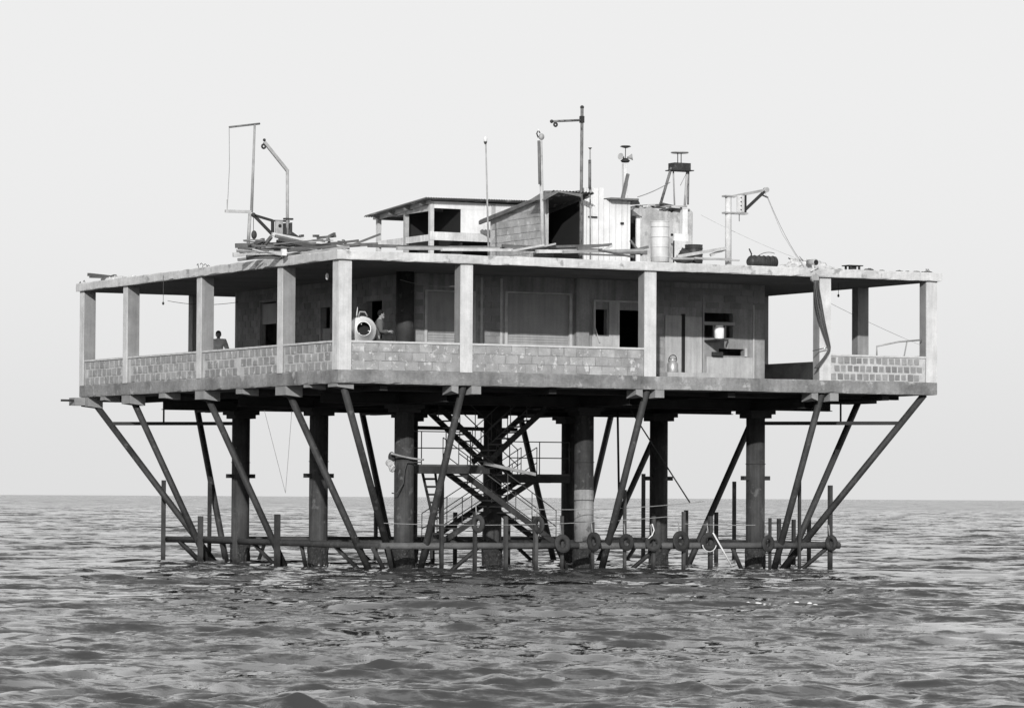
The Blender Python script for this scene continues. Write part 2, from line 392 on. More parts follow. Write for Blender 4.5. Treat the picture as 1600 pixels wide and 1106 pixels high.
wall('house_wall', HOUSE, 0, HX1-.2, .2, HY0+.2, HY1, ZF, ZR, [])
# block courses laid on the left and front house walls
HBM = [block_mesh(.39, .19, .024, 60+k, HBLOCK) for k in range(4)]
for r in range(14):
    z = ZF+.12+r*.205
    y = HY0+.3+(.21 if r % 2 else 0)
    while y < HY1-.2:
        if not any(a-.22 < y < b_+.22 and z > za-.12 and z < zb+.12 for a, b_, za, zb in ((13.95, 15.25, 5, 8.2), (9.9, 10.6, 5, 7.85), (6.2, 7.3, 6.6, 7.9))) and z > 6.0 and len([c for c in W2.children]) < 295:
            place(random.choice(HBM), 'block', (HX0-.004, y, z), W2, rot=(0, 0, math.pi/2))
        y += .42
for r in range(14):
    z = ZF+.12+r*.205
    for a_, b2 in ((HX0+.02, 4.7), (6.55, 7.35), (12.5, 16.45)):
        x = a_+.21+(.21 if r % 2 else 0)
        while x < b2-.15:
            if not any(h[0]-.22 < x < h[1]+.22 and h[2]-.11 < z < h[3]+.11 for h in fh) and not (12.85 < x < 14.3 and z < 7.85) and not (x > 14 and z < 7.9) and len(W1.children) < 295:
                place(random.choice(HBM), 'block', (x, HY0-.004, z), W1)
            x += .42
# roller shutters, slat by slat
def shutter(x0, x1, z0, z1):
    b = MB(); n = int((z1-z0)/.075)
    sh = MB().box((x0, HY0+.11, z0), (x1, HY0+.13, z1)).build('shutter', SHUT, plat)
    for i in range(n):
        za = z0+i*(z1-z0)/n; b.box((x0+.01, HY0+.088, za+.006), (x1-.01, HY0+.108, za+(z1-z0)/n-.006))
    b.build('slat', SHUT, sh, stuff=True)
    for x in (x0, x1): MB().box((x-.045, HY0-.03, z0), (x+.045, HY0+.06, z1+.05)).build('shutter_guide', TRIM, sh)
    MB().box((x0-.04, HY0-.025, z1), (x1+.04, HY0+.05, z1+.05)).build('shutter_head', TRIM, sh)
shutter(4.82, 6.42, ZF+.02, 8.09); shutter(7.49, 9.68, ZF+.02, 8.12)
# sliding panel in the dark, pale trims and doors of the front wall
MB().box((6.62, HY0-.03, ZF), (6.70, HY0-.002, 8.55)).box((7.28, HY0-.03, ZF), (7.36, HY0-.002, 8.55)).build('wall_trim', TRIM, W1)
MB().box((9.82, HY0-.05, ZF), (9.93, HY0-.002, 8.5)).build('wall_trim', TRIM, W1)
MB().box((10.40, HY0-.04, ZF), (11.28, HY0-.012, 6.90)).build('window_panel', PANEL, W1)
MB().box((10.98, HY0-.04, 6.90), (11.30, HY0-.012, 7.95)).build('window_panel', PANEL, W1)
MB().box((10.44, HY0-.05, 6.88), (10.51, HY0-.008, 7.95)).box((10.44, HY0-.05, 7.95), (12.45, HY0-.008, 8.0)).box((11.28, HY0-.055, ZF), (11.335, HY0-.008, 7.94)).build('window_frame', TRIM, W1)
MB().bar((10.47, HY0-.10, 7.15), (10.62, HY0-.10, 6.72), .02, .03).build('window_stay', TRIM, W1)
# right-hand stretch: leaning board panels, hatch window, slot
for a, b2 in ((12.93, 13.50), (13.62, 14.22)):
    MB().box((a, HY0-.06, ZF+.01), (b2, HY0-.02, 7.60 if a < 13 else 7.58)).build('board_panel', PANEL, W1)
MB().box((13.515, HY0-.07, ZF), (13.56, HY0-.01, 7.65)).box((13.58, HY0-.09, ZF), (13.61, HY0-.03, 7.65)).build('door_post', STEEL, W1)
MB().box((14.26, HY0-.05, ZF), (14.31, HY0-.005, 8.2)).build('door_post', SHUT, W1)
MB().box((14.30, HY0-.06, 7.345), (15.40, HY0-.008, 7.44)).box((14.66, HY0+.01, 6.97), (14.70, HY0+.05, 7.34)).box((15.08, HY0+.01, 6.97), (15.12, HY0+.05, 7.34)).build('window_frame', SHUT, W1)
MB().box((14.40, HY0-.04, ZF+.01), (16.05, HY0-.012, 6.37)).build('wall_panel', PANEL, W1)
MB().box((16.06, HY0-.05, ZF), (16.10, HY0-.01, 8.0)).build('door_post', TRIM, W1)
MB().box((15.765, HY0-.05, 6.40), (15.84, HY0-.005, 6.66)).build('slot_jamb', COPE, W1)
# dark frame and post beyond the right end of the house
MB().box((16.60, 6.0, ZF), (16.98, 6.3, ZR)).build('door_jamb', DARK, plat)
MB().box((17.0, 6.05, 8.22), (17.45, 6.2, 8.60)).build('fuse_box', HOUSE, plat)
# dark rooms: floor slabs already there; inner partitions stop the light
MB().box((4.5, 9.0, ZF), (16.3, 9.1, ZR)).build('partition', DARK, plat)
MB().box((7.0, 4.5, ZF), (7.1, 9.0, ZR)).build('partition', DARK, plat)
# left wall door leaves
MB().box((HX0+.06, 14.0, 7.5), (HX0+.12, 15.2, 8.15)).build('door_panel', SHUT, W2)
MB().box((HX0+.06, 9.92, ZF), (HX0+.1, 10.58, 7.2)).build('door_panel', HOUSE, W2)
# pillars
for i, x in enumerate(PG):
    for j, y in enumerate(PG):
        p = MB().tube([(x, y, -3), (x, y, 4.62)], .29, 24).build('pillar', PILLAR, plat)
        MB().box((x-.45, y-.45, 4.62), (x+.45, y+.45, 4.74)).build('head_plate', STEEL, p)
        MB().box((x-.36, y-.36, 4.50), (x+.36, y+.36, 4.62)).build('head_plate', STEEL, p)
        if (i, j) in ((0, 2), (0, 1), (2, 0), (2, 1)):
            MB().box((x-.47, y-.10, 2.60), (x+.47, y+.10, 2.73)).build('collar_bar', STRUT, p)
        if j == 0 and i == 0: MB().tube([(x, y+.0, ZF), (x, y, ZR-.03)], .27, 20).build('upper_column', STRUT, plat)
        if j == 0 and i == 1: MB().box((x-.22, y+.12, ZF), (x+.22, y+.298, ZR-.03)).build('pilaster', HOUSE, plat)
MB().lathe((10, 4, 0), [(.294, .72), (.294, 2.28)], 24).build('painted_band', PALEP, plat)
for z in (1.3, 1.95, 2.28): MB().torus((10, 4, z), .305, .012, (0.02, .05, 1), 24, 6).build('wire_hoop', CABLE, plat)
# ragged growth on the pillar feet
for x in PG:
    for y in PG:
        r = random.Random(int(x*7+y)); n = 30; vs = []; zz = [-.6, -.1, .1, .25, .38, .5, .6]
        for k, z in enumerate(zz):
            for i in range(n):
                q = .292+(r.uniform(.006, .05) if k < 6 else .001); t = 2*math.pi*i/n; vs.append((x+q*math.cos(t), y+q*math.sin(t), z+(r.uniform(-.14, .12) if k > 3 else 0)))
        MB().add(vs, [(k*n+i, k*n+(i+1) % n, (k+1)*n+(i+1) % n, (k+1)*n+i) for k in range(6) for i in range(n)]).build('mussel_crust', CRUST, plat)
# weld seams on the nearest pillars
for x, y in ((4, 4), (10, 4), (16, 4), (4, 10), (4, 16)):
    for z in (3.1,): MB().torus((x, y, z), .302, .012, (0, 0, 1), 24, 6).build('weld_ring', PILLAR, plat)
# girders under the slab
def ibeam(p, q, h, wd, name='girder'):
    p, q = Vector(p), Vector(q); z = Vector((0, 0, h/2)); b = MB()
    b.bar(p+z*.92, q+z*.92, wd, h*.08); b.bar(p-z*.92, q-z*.92, wd, h*.08); b.bar(p, q, wd*.12, h*.84); b.build(name, STEEL, plat)
for y in PG: ibeam((1.3, y, 4.90), (18.7, y, 4.90), .30, .26)
for x in PG:
    ibeam((x-.18, .9, 4.885), (x-.18, 19.2, 4.885), .268, .18); ibeam((x+.18, .9, 4.885), (x+.18, 19.2, 4.885), .268, .18)
for x in (1.6, 7, 13, 18.4): MB().box((x-.12, .4, 5.02), (x+.12, 19.6, 5.197)).build('deck_beam', STEEL, plat)
for y in (1.6, 7.0, 13.0, 18.4): MB().box((.4, y-.1, 5.07), (19.6, y+.1, 5.196)).build('deck_beam', STEEL, plat)
# haunched beam ends showing under the left and front edges
def stub_left(y, wd, dp, ln):
    a = wd/2; b = MB()
    b.add([(.03, y-a, ZB-.002), (.03, y+a, ZB-.002), (.03, y+a, ZB-dp), (.03, y-a, ZB-dp), (ln, y-a, ZB-.002), (ln, y+a, ZB-.002), (ln, y+a, ZB-dp-.06), (ln, y-a, ZB-dp-.06)],
          [(0,1,2,3),(7,6,5,4),(0,4,5,1),(1,5,6,2),(2,6,7,3),(3,7,4,0)]); b.build('beam_end', BEAM, plat)
for y, wd, dp in ((.45, .6, .10), (2.2, .4, .08), (4.0, .75, .26), (7.0, .5, .16), (10, .72, .26), (13, .5, .16), (16, .72, .28), (18.0, .4, .13), (19.6, .6, .3)): stub_left(y, wd, dp, .55)
for x in (4, 10, 16):
    for s in (-.34, .34):
        b = MB(); a = .11 if s < 0 else .15; xx = x+s
        b.add([(xx-a, .03, ZB-.002), (xx+a, .03, ZB-.002), (xx+a, .03, ZB-.24), (xx-a, .03, ZB-.24 if s > 0 else ZB-.16), (xx-a, .6, ZB-.002), (xx+a, .6, ZB-.002), (xx+a, .6, ZB-.27), (xx-a, .6, ZB-.27)],
              [(0,1,2,3),(7,6,5,4),(0,4,5,1),(1,5,6,2),(2,6,7,3),(3,7,4,0)]); b.build('beam_end', BEAM, plat)
MB().box((-.78, 19.55, 5.05), (1.5, 19.63, 5.12)).build('projecting_bar', STEEL, plat)
MB().box((-.35, 19.5, ZB-.27), (.02, 20.0, ZB-.02)).build('beam_end', BEAM, plat)
MB().box((18.6, 3.2, 5.00), (19.9, 4.8, 5.18)).build('bearing_plate', STEEL, plat)
# struts from the pillar feet to the slab edge
def strut(top, foot, r=.102):
    MB().tube([top, Vector(foot)+(Vector(foot)-Vector(top))*.0], r, 14).build('strut', STRUT, plat)
for cx, cy, px_, py_ in ((.25, .25, 4, 4), (.25, 19.7, 4, 16), (19.7, .25, 16, 4), (19.7, 19.7, 16, 16)):
    strut((cx, cy, 5.22), (px_+(cx-px_)*.04, py_+(cy-py_)*.04, -.9))
for k in PG:
    for (tx, ty, fx, fy) in ((k, .2, k, 4), (.2, k, 4, k), (19.8, k, 16, k), (k, 19.8, k, 16)):
        strut((tx, ty, 5.19), (fx, fy, -2.3))
# ties high between corner pillars and corner struts
def on_strut(cx, cy, px_, py_, z): t = (5.1-z)/6.0; return Vector((cx+(px_-cx)*t, cy+(py_-cy)*t, z))
for cx, cy, px_, py_ in ((.25, 19.7, 4, 16), (19.7, .25, 16, 4)):
    q = on_strut(cx, cy, px_, py_, 4.35)
    MB().bar((px_, py_, 4.35), q, .10, .11).build('tie_beam', STEEL, plat)
    mid = Vector((px_, py_, 4.35)).lerp(q, .58); MB().tube([mid, mid+Vector((0, 0, .8))], .03, 6).build('hanger', STEEL, plat)
MB().bar((10, 16, 4.3), (14.5, 17, 4.3), .1, .12).build('tie_beam', STEEL, plat)
# rebar stubs on the roof edge
for px_, py_ in ((127, 440), (133, 438), (139, 442), (311, 412), (316, 411), (322, 412), (327, 414)):
    p = at(px_, py_, 0, .35); MB().tube([(p.x, p.y, ZT-.02), (p.x+rn(-.03, .03), p.y, p.z-.05), (p.x, p.y+.08, p.z), (p.x, p.y+.16, p.z-.04)], .012, 6).build('rebar', RUST, plat)
# handrail over the right-hand parapet
hr = MB(); p0 = at(1370, 541, 1, .12); p1 = at(1404, 534, 1, .12); p2 = at(1440, 531, 1, .12)
hr.tube([(p0.x, .12, ZP-.05), p0, p1, p2], .025, 8); hr.tube([(p1.x+.2, .12, ZP-.05), (p1.x+.3, .12, p1.z)], .02, 6)
hr.build('handrail', GALV, plat)

# ------------------------------------------------------------------ stairs, landings, ladder under the deck
def flight(name, label, y, wd, lo, hi, n, hand=1):
    """Steel stair flight in the x direction; lo/hi = (x, z) of its foot and head; near stringer at y, far at y+wd."""
    t = thing(name, label, 'stairs', (lo[0], y, lo[1])); a, b = Vector((lo[0], 0, lo[1])), Vector((hi[0], 0, hi[1]))
    for yy in (y, y+wd): MB().bar(a+Vector((0, yy, 0)), b+Vector((0, yy, 0)), .045, .17).build('stringer', STRUT if yy == y else STEEL, t)
    for i in range(1, n):
        c = a.lerp(b, i/n); MB().box((c.x-.13, y+.03, c.z-.02), (c.x+.13, y+wd-.03, c.z+.02)).build('tread', RAILT, t)
    for yy in ((y-.03,) if hand == 1 else (y-.03, y+wd+.03)):
        for h in (.5, .98): MB().tube([a+Vector((0, yy, h)), b+Vector((0, yy, h))], .015, 6).build('handrail', RAILT, t)
        for i in range(0, n+1, 3):
            c = a.lerp(b, i/n)+Vector((0, yy, 0)); MB().tube([c, c+Vector((0, 0, .98))], .014, 6).build('baluster', RAILT, t)
    return t
yA, yB = 5.4, 8.6
def xz(px, py, y): p = at(px, py, 1, y); return (p.x, p.z)
flight('stair_flight', 'lit upper stair flight rising right from the middle landing to the deck underside', yA, 1.0, xz(762, 722, yA), xz(872, 620, yA), 11, 2)
flight('stair_flight', 'near lower stair flight descending right from the middle landing towards the sea', yA-.0, 1.0, xz(868, 848, yA), xz(716, 734, yA), 12, 2)
flight('stair_flight', 'dark rear stair flight descending right from under the deck behind the first', yB, 1.0, xz(808, 752, yB), xz(686, 636, yB), 11, 2)
flight('stair_flight', 'dark rear stair flight descending left to the water, below the rear landing', yB, 1.0, xz(682, 852, yB), xz(838, 748, yB), 12, 2)
def landing(label, x0, x1, y0, y1, z, rails):
    t = thing('stair_landing', label, 'landing', ((x0+x1)/2, y0, z))
    MB().box((x0, y0, z-.05), (x1, y1, z)).build('floor_plate', RAILT, t)
    for yy in (y0, y1): MB().bar((x0, yy, z-.16), (x1, yy, z-.16), .06, .22).build('edge_beam', STRUT, t)
    for xx in (x0+.02, x1-.02): MB().bar((xx, y0+.04, z-.16), (xx, y1-.04, z-.16), .05, .20).build('edge_beam', STEEL, t)
    for yy in rails:
        for h in (.5, 1.0): MB().tube([(x0, yy, z+h), (x1, yy, z+h)], .018, 6).build('handrail', RAILT, t)
        k = max(2, int((x1-x0)/.8))
        for i in range(k+1):
            xx = x0+(x1-x0)*i/k; MB().tube([(xx, yy, z), (xx, yy, z+1.0)], .016, 6).build('baluster', RAILT, t)
    return t
a_ = at(646, 725, 1, yA); b_ = at(762, 725, 1, yA)
landing('long steel landing halfway up, beside the nearest left pillar', a_.x, b_.x, yA-.1, yA+1.2, a_.z, (yA+1.15,))
a2 = at(795, 741, 1, yB); b2 = at(888, 741, 1, yB)
landing('rear steel landing with railing beside the dark rear pillar', a2.x, b2.x, yB-.1, yB+1.2, b2.z, (yB-.05,))
p, q = at(757, 724, 1, yA-.3), at(836, 741, 1, yA-.3)
tag(MB().bar(p, q, .12, .09).build('loose_beam', GALV), 'pale sloping beam reaching right from the middle landing', 'beam')
# ladder hanging from the landing
lt = thing('steel_ladder', 'dark steel ladder hanging down left from the middle landing to the sea', 'ladder', at(672, 850, 1, yA+.6))
for s in (0, 1):
    pts = [at(660+20*s, 738, 1, yA+.6), at(674+14*s, 800, 1, yA+.6), at(674+14*s, 872, 1, yA+.6)]
    MB().bar(pts[0], pts[1], .05, .07).bar(pts[1], pts[2], .06, .08).build('rail', STEEL, lt)
for i in range(10):
    y_ = 748+i*12.2; t = (y_-738)/62
    xa = 660+14*min(t, 1); xb = 680+8*min(t, 1)
    MB().bar(at(xa, y_, 1, yA+.6), at(xb, y_, 1, yA+.6), .06, .065).build('rung', STEEL, lt)
# bundle hanging by the nearest pillar
bd = thing('hanging_bundle', 'pale bundle of rope and cloth hung on the left side of the nearest pillar', 'bundle', at(612, 722, 1, 3.9))
c = at(612, 714, 1, 3.9); MB().ball(c, (.10, .12, .16)).build('float', RUBBER, bd)
MB().ball(at(609, 723, 1, 3.9), (.13, .10, .11), 9, 6).ball(at(613, 731, 1, 3.9), (.09, .09, .13), 9, 6).tube([at(606, 722, 1, 3.85), at(610, 735, 1, 3.85), at(616, 728, 1, 3.8), at(611, 719, 1, 3.85)], .03, 6).build('sacking', NET, bd)
tag(MB().tube(sag(at(611, 708, 1, 3.6), at(662, 718, 1, 3.6), .03), .03, 6).build('boom_pole', GALV), 'thin pale pole reaching across the nearest pillar to the landing', 'pole')
pts = [at(658, 722, 1, 3.6), at(636, 722, 1, 3.6), at(632, 735, 1, 3.6), at(630, 755, 1, 3.6), at(620, 771, 1, 3.6), at(612, 770, 1, 3.68)]
tag(MB().tube(pts, .02, 6).build('hose', CABLE), 'dark hose curling down the face of the nearest pillar', 'hose')

# ------------------------------------------------------------------ fender frame round the feet
ZG = .62
ff = thing('fender_frame', 'horizontal steel tube frame around the pillar feet just above the waves', 'boat fender', (9, 3, 0))
FL, FR = 2.55, 18.1; YF, YBK = 2.5, 18.7
MB().tube([(FL, YBK, ZG), (FL, YF, ZG)], .098, 12).build('rail', STRUT, ff)
MB().tube([(FL-.05, YF, ZG), (9, YF, ZG)], .098, 12).build('rail', RAILS, ff)
MB().tube([(9, YF, ZG), (FR, YF, ZG)], .098, 12).build('rail', RAILS, ff)
MB().tube([(FR-.1, YF, ZG), (FR-.1, 17, ZG)], .10, 12).build('rail', STRUT, ff)
MB().tube([(FL+.1, 17.4, ZG), (FR-.2, 17.4, ZG)], .10, 12).build('rail', STRUT, ff)
MB().tube([(FL, 10, ZG-.01), (FR, 10, ZG-.01)], .09, 12).build('rail', STRUT, ff)
def brace(p, q): MB().tube([p, q], .065, 8).build('brace', STRUT, ff)
for y in (4, 10, 16):
    brace((FL+.03, y+1.7, ZG-.05), (3.85, y+.1, -1.2)); brace((FL+.03, y-1.9, ZG-.05), (3.85, y, -1.3))
for x in (4, 10, 16):
    brace((x+1.7, YF+.03, ZG-.05), (x+.1, 3.85, -1.2)); brace((x-1.7, YF+.03, ZG-.05), (x, 3.85, -1.3))
    brace((x+1.5, 17.4, ZG-.05), (x+.3, 16, -1)); brace((x-1.5, 17.4, ZG-.05), (x-.3, 16, -1))
for y in (6.5, 12.5, 14.8): brace((FR-.1, y, ZG), (16, y-1.2, -1.2))
def fpost(px, ytop, face, w=.17, m=POST, name='post'):
    w *= .58
    p = at(px, 850, 0, FL-.14) if face == 'l' else at(px, 850, 1, YF-.14 if face == 'f' else face)
    tp = at(px, ytop, 0, FL-.14) if face == 'l' else at(px, ytop, 1, YF-.14 if face == 'f' else face)
    MB().box((p.x-w/2, p.y-w/2, -1.5), (p.x+w/2, p.y+w/2, tp.z)).build(name, m, ff); return p, tp
POSTS = {}
for px_, yt, fc, wd in ((255, 750, 'l', .20), (313, 806, 'l', .24), (367, 800, 'l', .2), (433, 803, 'l', .26),
                        (690, 752, 'f', .17), (742, 800, 'f', .17), (790, 806, 'f', .18), (837, 806, 'f', .19), (878, 806, 'f', .14),
                        (926, 815, 'f', .14), (976, 765, 'f', .14), (1021, 806, 'f', .16), (1068, 799, 'f', .16), (1110, 806, 'f', .2),
                        (1203, 809, 'f', .13), (1249, 748, 'f', .14), (1297, 758, 'f', .2)):
    POSTS[px_] = fpost(px_, yt, fc, wd)
for px_, yt, y_ in ((327, 745, 17.6), (587, 760, 17.6), (676, 800, 12), (711, 800, 12), (757, 808, 10.4), (794, 808, 10.4), (835, 806, 10.4), (1005, 740, 17.6), (1072, 797, 10), (1147, 752, 17.6), (1119, 800, 12), (1217, 810, 8), (1240, 811, 8), (1264, 805, 12)):
    fpost(px_, yt, y_, .18, STRUT)
def tyre(px, py, R, ax, label, y=YF-.32):
    p = at(px, py, 1, y); t = thing('tyre_fender', label, 'tyre', p, 'old tyres hung on the fender rail')
    MB().torus(p, R*.72, R*.30, ax, 26, 10, .85).build('tyre_carcass', RUBBER, t)
    MB().torus(p, R*.98, R*.055, ax, 26, 6, 3.0).build('tread_band', RUBBER, t)
    MB().tube([p+Vector((0, .1, R*.8)), p+Vector((0, .16, .55))], .02, 6).build('hanging_rope', ROPE, t)
tyre(747, 818, .26, (1, .25, 0), 'leftmost tyre, seen edge on high up a pale post')
tyre(842, 820, .25, (1, .1, 0), 'tyre seen edge on above the rail, at the foot of the stair')
tyre(879, 849, .27, (.15, -1, .15), 'round dark tyre overlapping the rail just left of the pale pillar')
tyre(928, 846, .28, (1, .2, 0), 'tyre seen edge on at the right side of the pale pillar')
tyre(979, 847, .25, (1, .5, 0), 'tyre seen edge on against the tall thin post right of the pale pillar')
tyre(1021, 848, .24, (-.5, -1, 0), 'tyre on the rail in front of the dark pillar with a white rope loop')
tyre(1064, 845, .30, (.2, -1, .1), 'biggest tyre on the rail, right of the dark middle pillar')
tyre(1109, 846, .28, (-.2, -1, -.2), 'tyre with a white painted lower rim on the rail')
tyre(1200, 849, .25, (.3, -1, 0), 'tyre hung on a thin post just right of the right-hand pillar')
tyre(1299, 848, .24, (1, .2, 0), 'rightmost tyre, edge on at the outer end of the frame')
p = at(1109, 849, 1, YF-.45); tag(MB().tube([p+Vector((.24*math.cos(a*.2), .02, .24*math.sin(a*.2))) for a in range(-15, 0)], .018, 6).build('white_hoop', PALED), 'white half hoop curving under the tyre by the white pole', 'hoop')
p, q = at(1114, 832, 1, YF-.5), at(1144, 885, 1, YF-.6)
tag(MB().tube([p, q], .025, 6).build('white_pole', WHITE), 'thin white pole leaning from a tyre down into the sea', 'pole')
tag(MB().tube([at(1019, 818, 1, 2.1), at(1022, 828, 1, 2.1), at(1019, 836, 1, 2.1), at(1013, 841, 1, 2.1)], .02, 6).build('white_rope', WHITE), 'short white rope looped above the tyre by the dark pillar', 'rope')
# slack ropes strung around the feet
tag(MB().tube(sag(at(600, 817, 1, 2.3), at(1065, 805, 1, 2.3), .15, 20), .011, 5).build('slack_rope', ROPE), 'thin slack rope strung across in front of the pillars above the rail', 'rope')
tag(MB().tube(sag(at(820, 795, 1, 3.3), at(1100, 783, 1, 3.3), .1, 20), .011, 5).build('slack_rope', ROPE), 'thin upper rope passing across the pale pillar towards the right', 'rope')
tag(MB().tube(sag(at(1070, 818, 1, 2.3), at(1180, 820, 1, 2.3), .02), .011, 5).build('slack_rope', ROPE), 'short thin rope between right-hand posts above the tyres', 'rope')
tag(MB().tube([at(985, 640, 1, 6), at(1078, 785, 1, 6)], .022, 6).build('stay_cable', CABLE), 'dark taut cable slanting down right from the deck behind a strut', 'cable')
tag(MB().tube([at(965, 640, 1, 8), at(967, 770, 1, 8)], .035, 6).build('hanging_pipe', STEEL), 'dark thin pipe hanging vertically right of the pale pillar', 'pipe')
tag(MB().tube(sag(at(413, 641, 1, 5), at(446, 770, 1, 5), .0), .008, 5).tube([at(456, 641, 1, 5), at(446, 770, 1, 5)], .008, 5).build('fishing_line', ROPE), 'fine line hanging in a V between the two left pillars', 'line')

# ------------------------------------------------------------------ sheds and tank on the roof
def corr(p00, p10, p01, p11, amp=.025, n=60):
    """Corrugated sheet between four corners (00->10 across the ribs)."""
    b = MB(); vs = []
    p00, p10, p01, p11 = map(Vector, (p00, p10, p01, p11))
    for j in (0, 1):
        for i in range(n+1):
            t = i/n; q = (p00.lerp(p10, t) if j == 0 else p01.lerp(p11, t)); vs.append(q+Vector((0, 0, amp*(1 if i % 2 else -1))))
    b.add(vs, [(i, i+1, n+2+i, n+1+i) for i in range(n)])
    o = len(b.v); b.add([v-Vector((0, 0, .012)) for v in vs], [(i, i+1, n+2+i, n+1+i) for i in range(n)]); return b
# open shed at left: posts, white boards, corrugated roof
ys = 8.0
SH = thing('open_shed', 'open-sided white shed with posts and a corrugated roof on the left of the roof deck', 'shed', (8, 8, ZT))
xc = at(672, 385, 1, ys).x; xr = at(768, 385, 1, ys).x; zt = at(672, 314, 1, ys).z
zw1 = at(700, 326, 1, ys).z; zw0 = at(700, 363, 1, ys).z; zl0 = at(700, 376, 1, ys).z
xo = at(721, 340, 1, ys).x
yb = at(590, 385, 0, xc).y; ym = at(633, 385, 0, xc).y; ztl = zt-.28
for x, y, z1 in ((xc, ys, zt), (xc, ym, zt-.12), (xc, yb, ztl), (xr, ys, zt-.02)):
    MB().box((x, y, ZT), (x+.13, y+.13, z1)).build('post', WOODP, SH)
MB().box((xc+.14, ys+.02, zw1), (xr+2.2, ys+.06, zt)).build('board_panel', WHITE, SH)
MB().box((xo, ys+.024, zw0), (xr+2.2, ys+.064, zw1-.002)).build('board_panel', WHITE, SH)
MB().box((xc-.02, ys-.02, zl0), (xr+.1, ys+.018, zw0)).build('board_panel', WHITE2, SH)
MB().box((xc+.02, ys+.14, zl0-.02), (xc+.06, yb, zw0-.08)).build('board_panel', WHITE2, SH)
MB().box((xc+.03, ys+.14, zt-.30), (xc+.07, yb, zt-.12)).build('board_panel', WOODP, SH)
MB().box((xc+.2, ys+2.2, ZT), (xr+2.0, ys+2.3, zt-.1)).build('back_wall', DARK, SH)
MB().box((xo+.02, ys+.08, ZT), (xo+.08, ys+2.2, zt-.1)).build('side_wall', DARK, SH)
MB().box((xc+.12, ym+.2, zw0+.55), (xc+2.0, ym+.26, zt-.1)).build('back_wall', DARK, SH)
xl0 = at(582, 330, 1, yb).x
corr((xc-.35, ys-.35, zt+.06), (xr+2.3, ys-.35, zt+.12), (xc-.35, yb+.3, ztl+.05), (xr+2.3, yb+.3, ztl+.12), n=110).build('corrugated_roof', TIN, SH)
for i in range(4):
    yy = ys+.2+i*(yb-ys)/3.4; MB().box((xc-.25, yy, zt-.02-.28*(i/3.4)-.10), (xr+.3, yy+.07, zt+.02-.28*(i/3.4)-.03)).build('rafter', WOOD, SH)
MB().bar((xc-.03, ys-.05, zt+.0), (xc-.03, yb, ztl-.02), .05, .14).build('fascia_board', WOODP, SH)
p, q = at(545, 385, 1, 7.0), at(594, 366, 1, 7.6)
tag(MB().bar(p, q, .05, .06).build('propped_timber', WOOD), 'thin timber propped against the left end of the open shed', 'timber')
# lean-to of blocks with a dark open front
LT = thing('block_shed', 'block lean-to shed with sloping roof and black open front in the middle of the roof', 'shed', (9.6, 4, ZT))
yl = 3.6; xL = at(850, 385, 1, yl).x; xR = at(905, 385, 1, yl).x; zL = at(850, 306, 1, yl).z
yL2 = at(766, 385, 0, xL).y; zL2 = at(766, 345, 1, yL2).z
b = MB(); b.add([(xL, yl, ZT), (xL, yL2, ZT), (xL, yL2, zL2), (xL, yl, zL), (xL+.15, yl, ZT), (xL+.15, yL2, ZT), (xL+.15, yL2, zL2), (xL+.15, yl, zL)],
                [(0,1,2,3),(7,6,5,4),(0,4,5,1),(1,5,6,2),(2,6,7,3),(3,7,4,0)]); lw = b.build('side_wall', MORT, LT)
LB = [block_mesh(.40, .20, .03, 90+k, LEANB) for k in range(4)]
nrow = 0; z = ZT+.11
while z < zL-.1:
    y = yl+.22+(.21 if nrow % 2 else 0)
    while y < yL2-.2:
        if z+.1 < zL+(zL2-zL)*(y+.2-yl)/(yL2-yl): place(random.choice(LB), 'block', (xL-.004, y, z), lw, rot=(0, 0, math.pi/2))
        y += .42
    z += .215; nrow += 1
MB().box((xL-.05, yl-.05, ZT), (xL+.03, yl-.003, zL+.05)).build('door_post', WHITE, LT)
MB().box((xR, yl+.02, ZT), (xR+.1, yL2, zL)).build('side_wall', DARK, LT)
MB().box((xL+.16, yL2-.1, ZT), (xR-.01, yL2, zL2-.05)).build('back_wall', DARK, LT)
corr((xL-.1, yl-.7, zL+.10), (xR+.12, yl-.7, zL+.10), (xL-.25, yL2+.3, zL2+.02), (xR+.1, yL2+.3, zL2+.02), n=26).build('sheet_roof', TIN, LT)
MB().bar((xL-.12, yl-.6, zL+.02), (xL-.22, yL2+.3, zL2-.06), .06, .10).build('rafter', WOOD, LT)
MB().bar((xR+.02, yl-.6, zL+.02), (xR-.02, yL2+.3, zL2-.06), .06, .10).build('rafter', WOOD, LT)
p0, p1, p2 = at(848, 312, 1, yl-.9), at(873, 298, 1, yl-.9), at(908, 303, 1, yl-.9)
MB().add([p0, p1, p2, p0+Vector((0, .9, .03)), p1+Vector((0, .9, .06)), p2+Vector((0, .9, .0))], [(0,1,4,3),(1,2,5,4)]).add([p0-Vector((0,0,.04)), p1-Vector((0,0,.05)), p2-Vector((0,0,.09)), p0, p1, p2], [(0,1,4,3),(1,2,5,4)]).build('roof_flap', WOOD, LT)
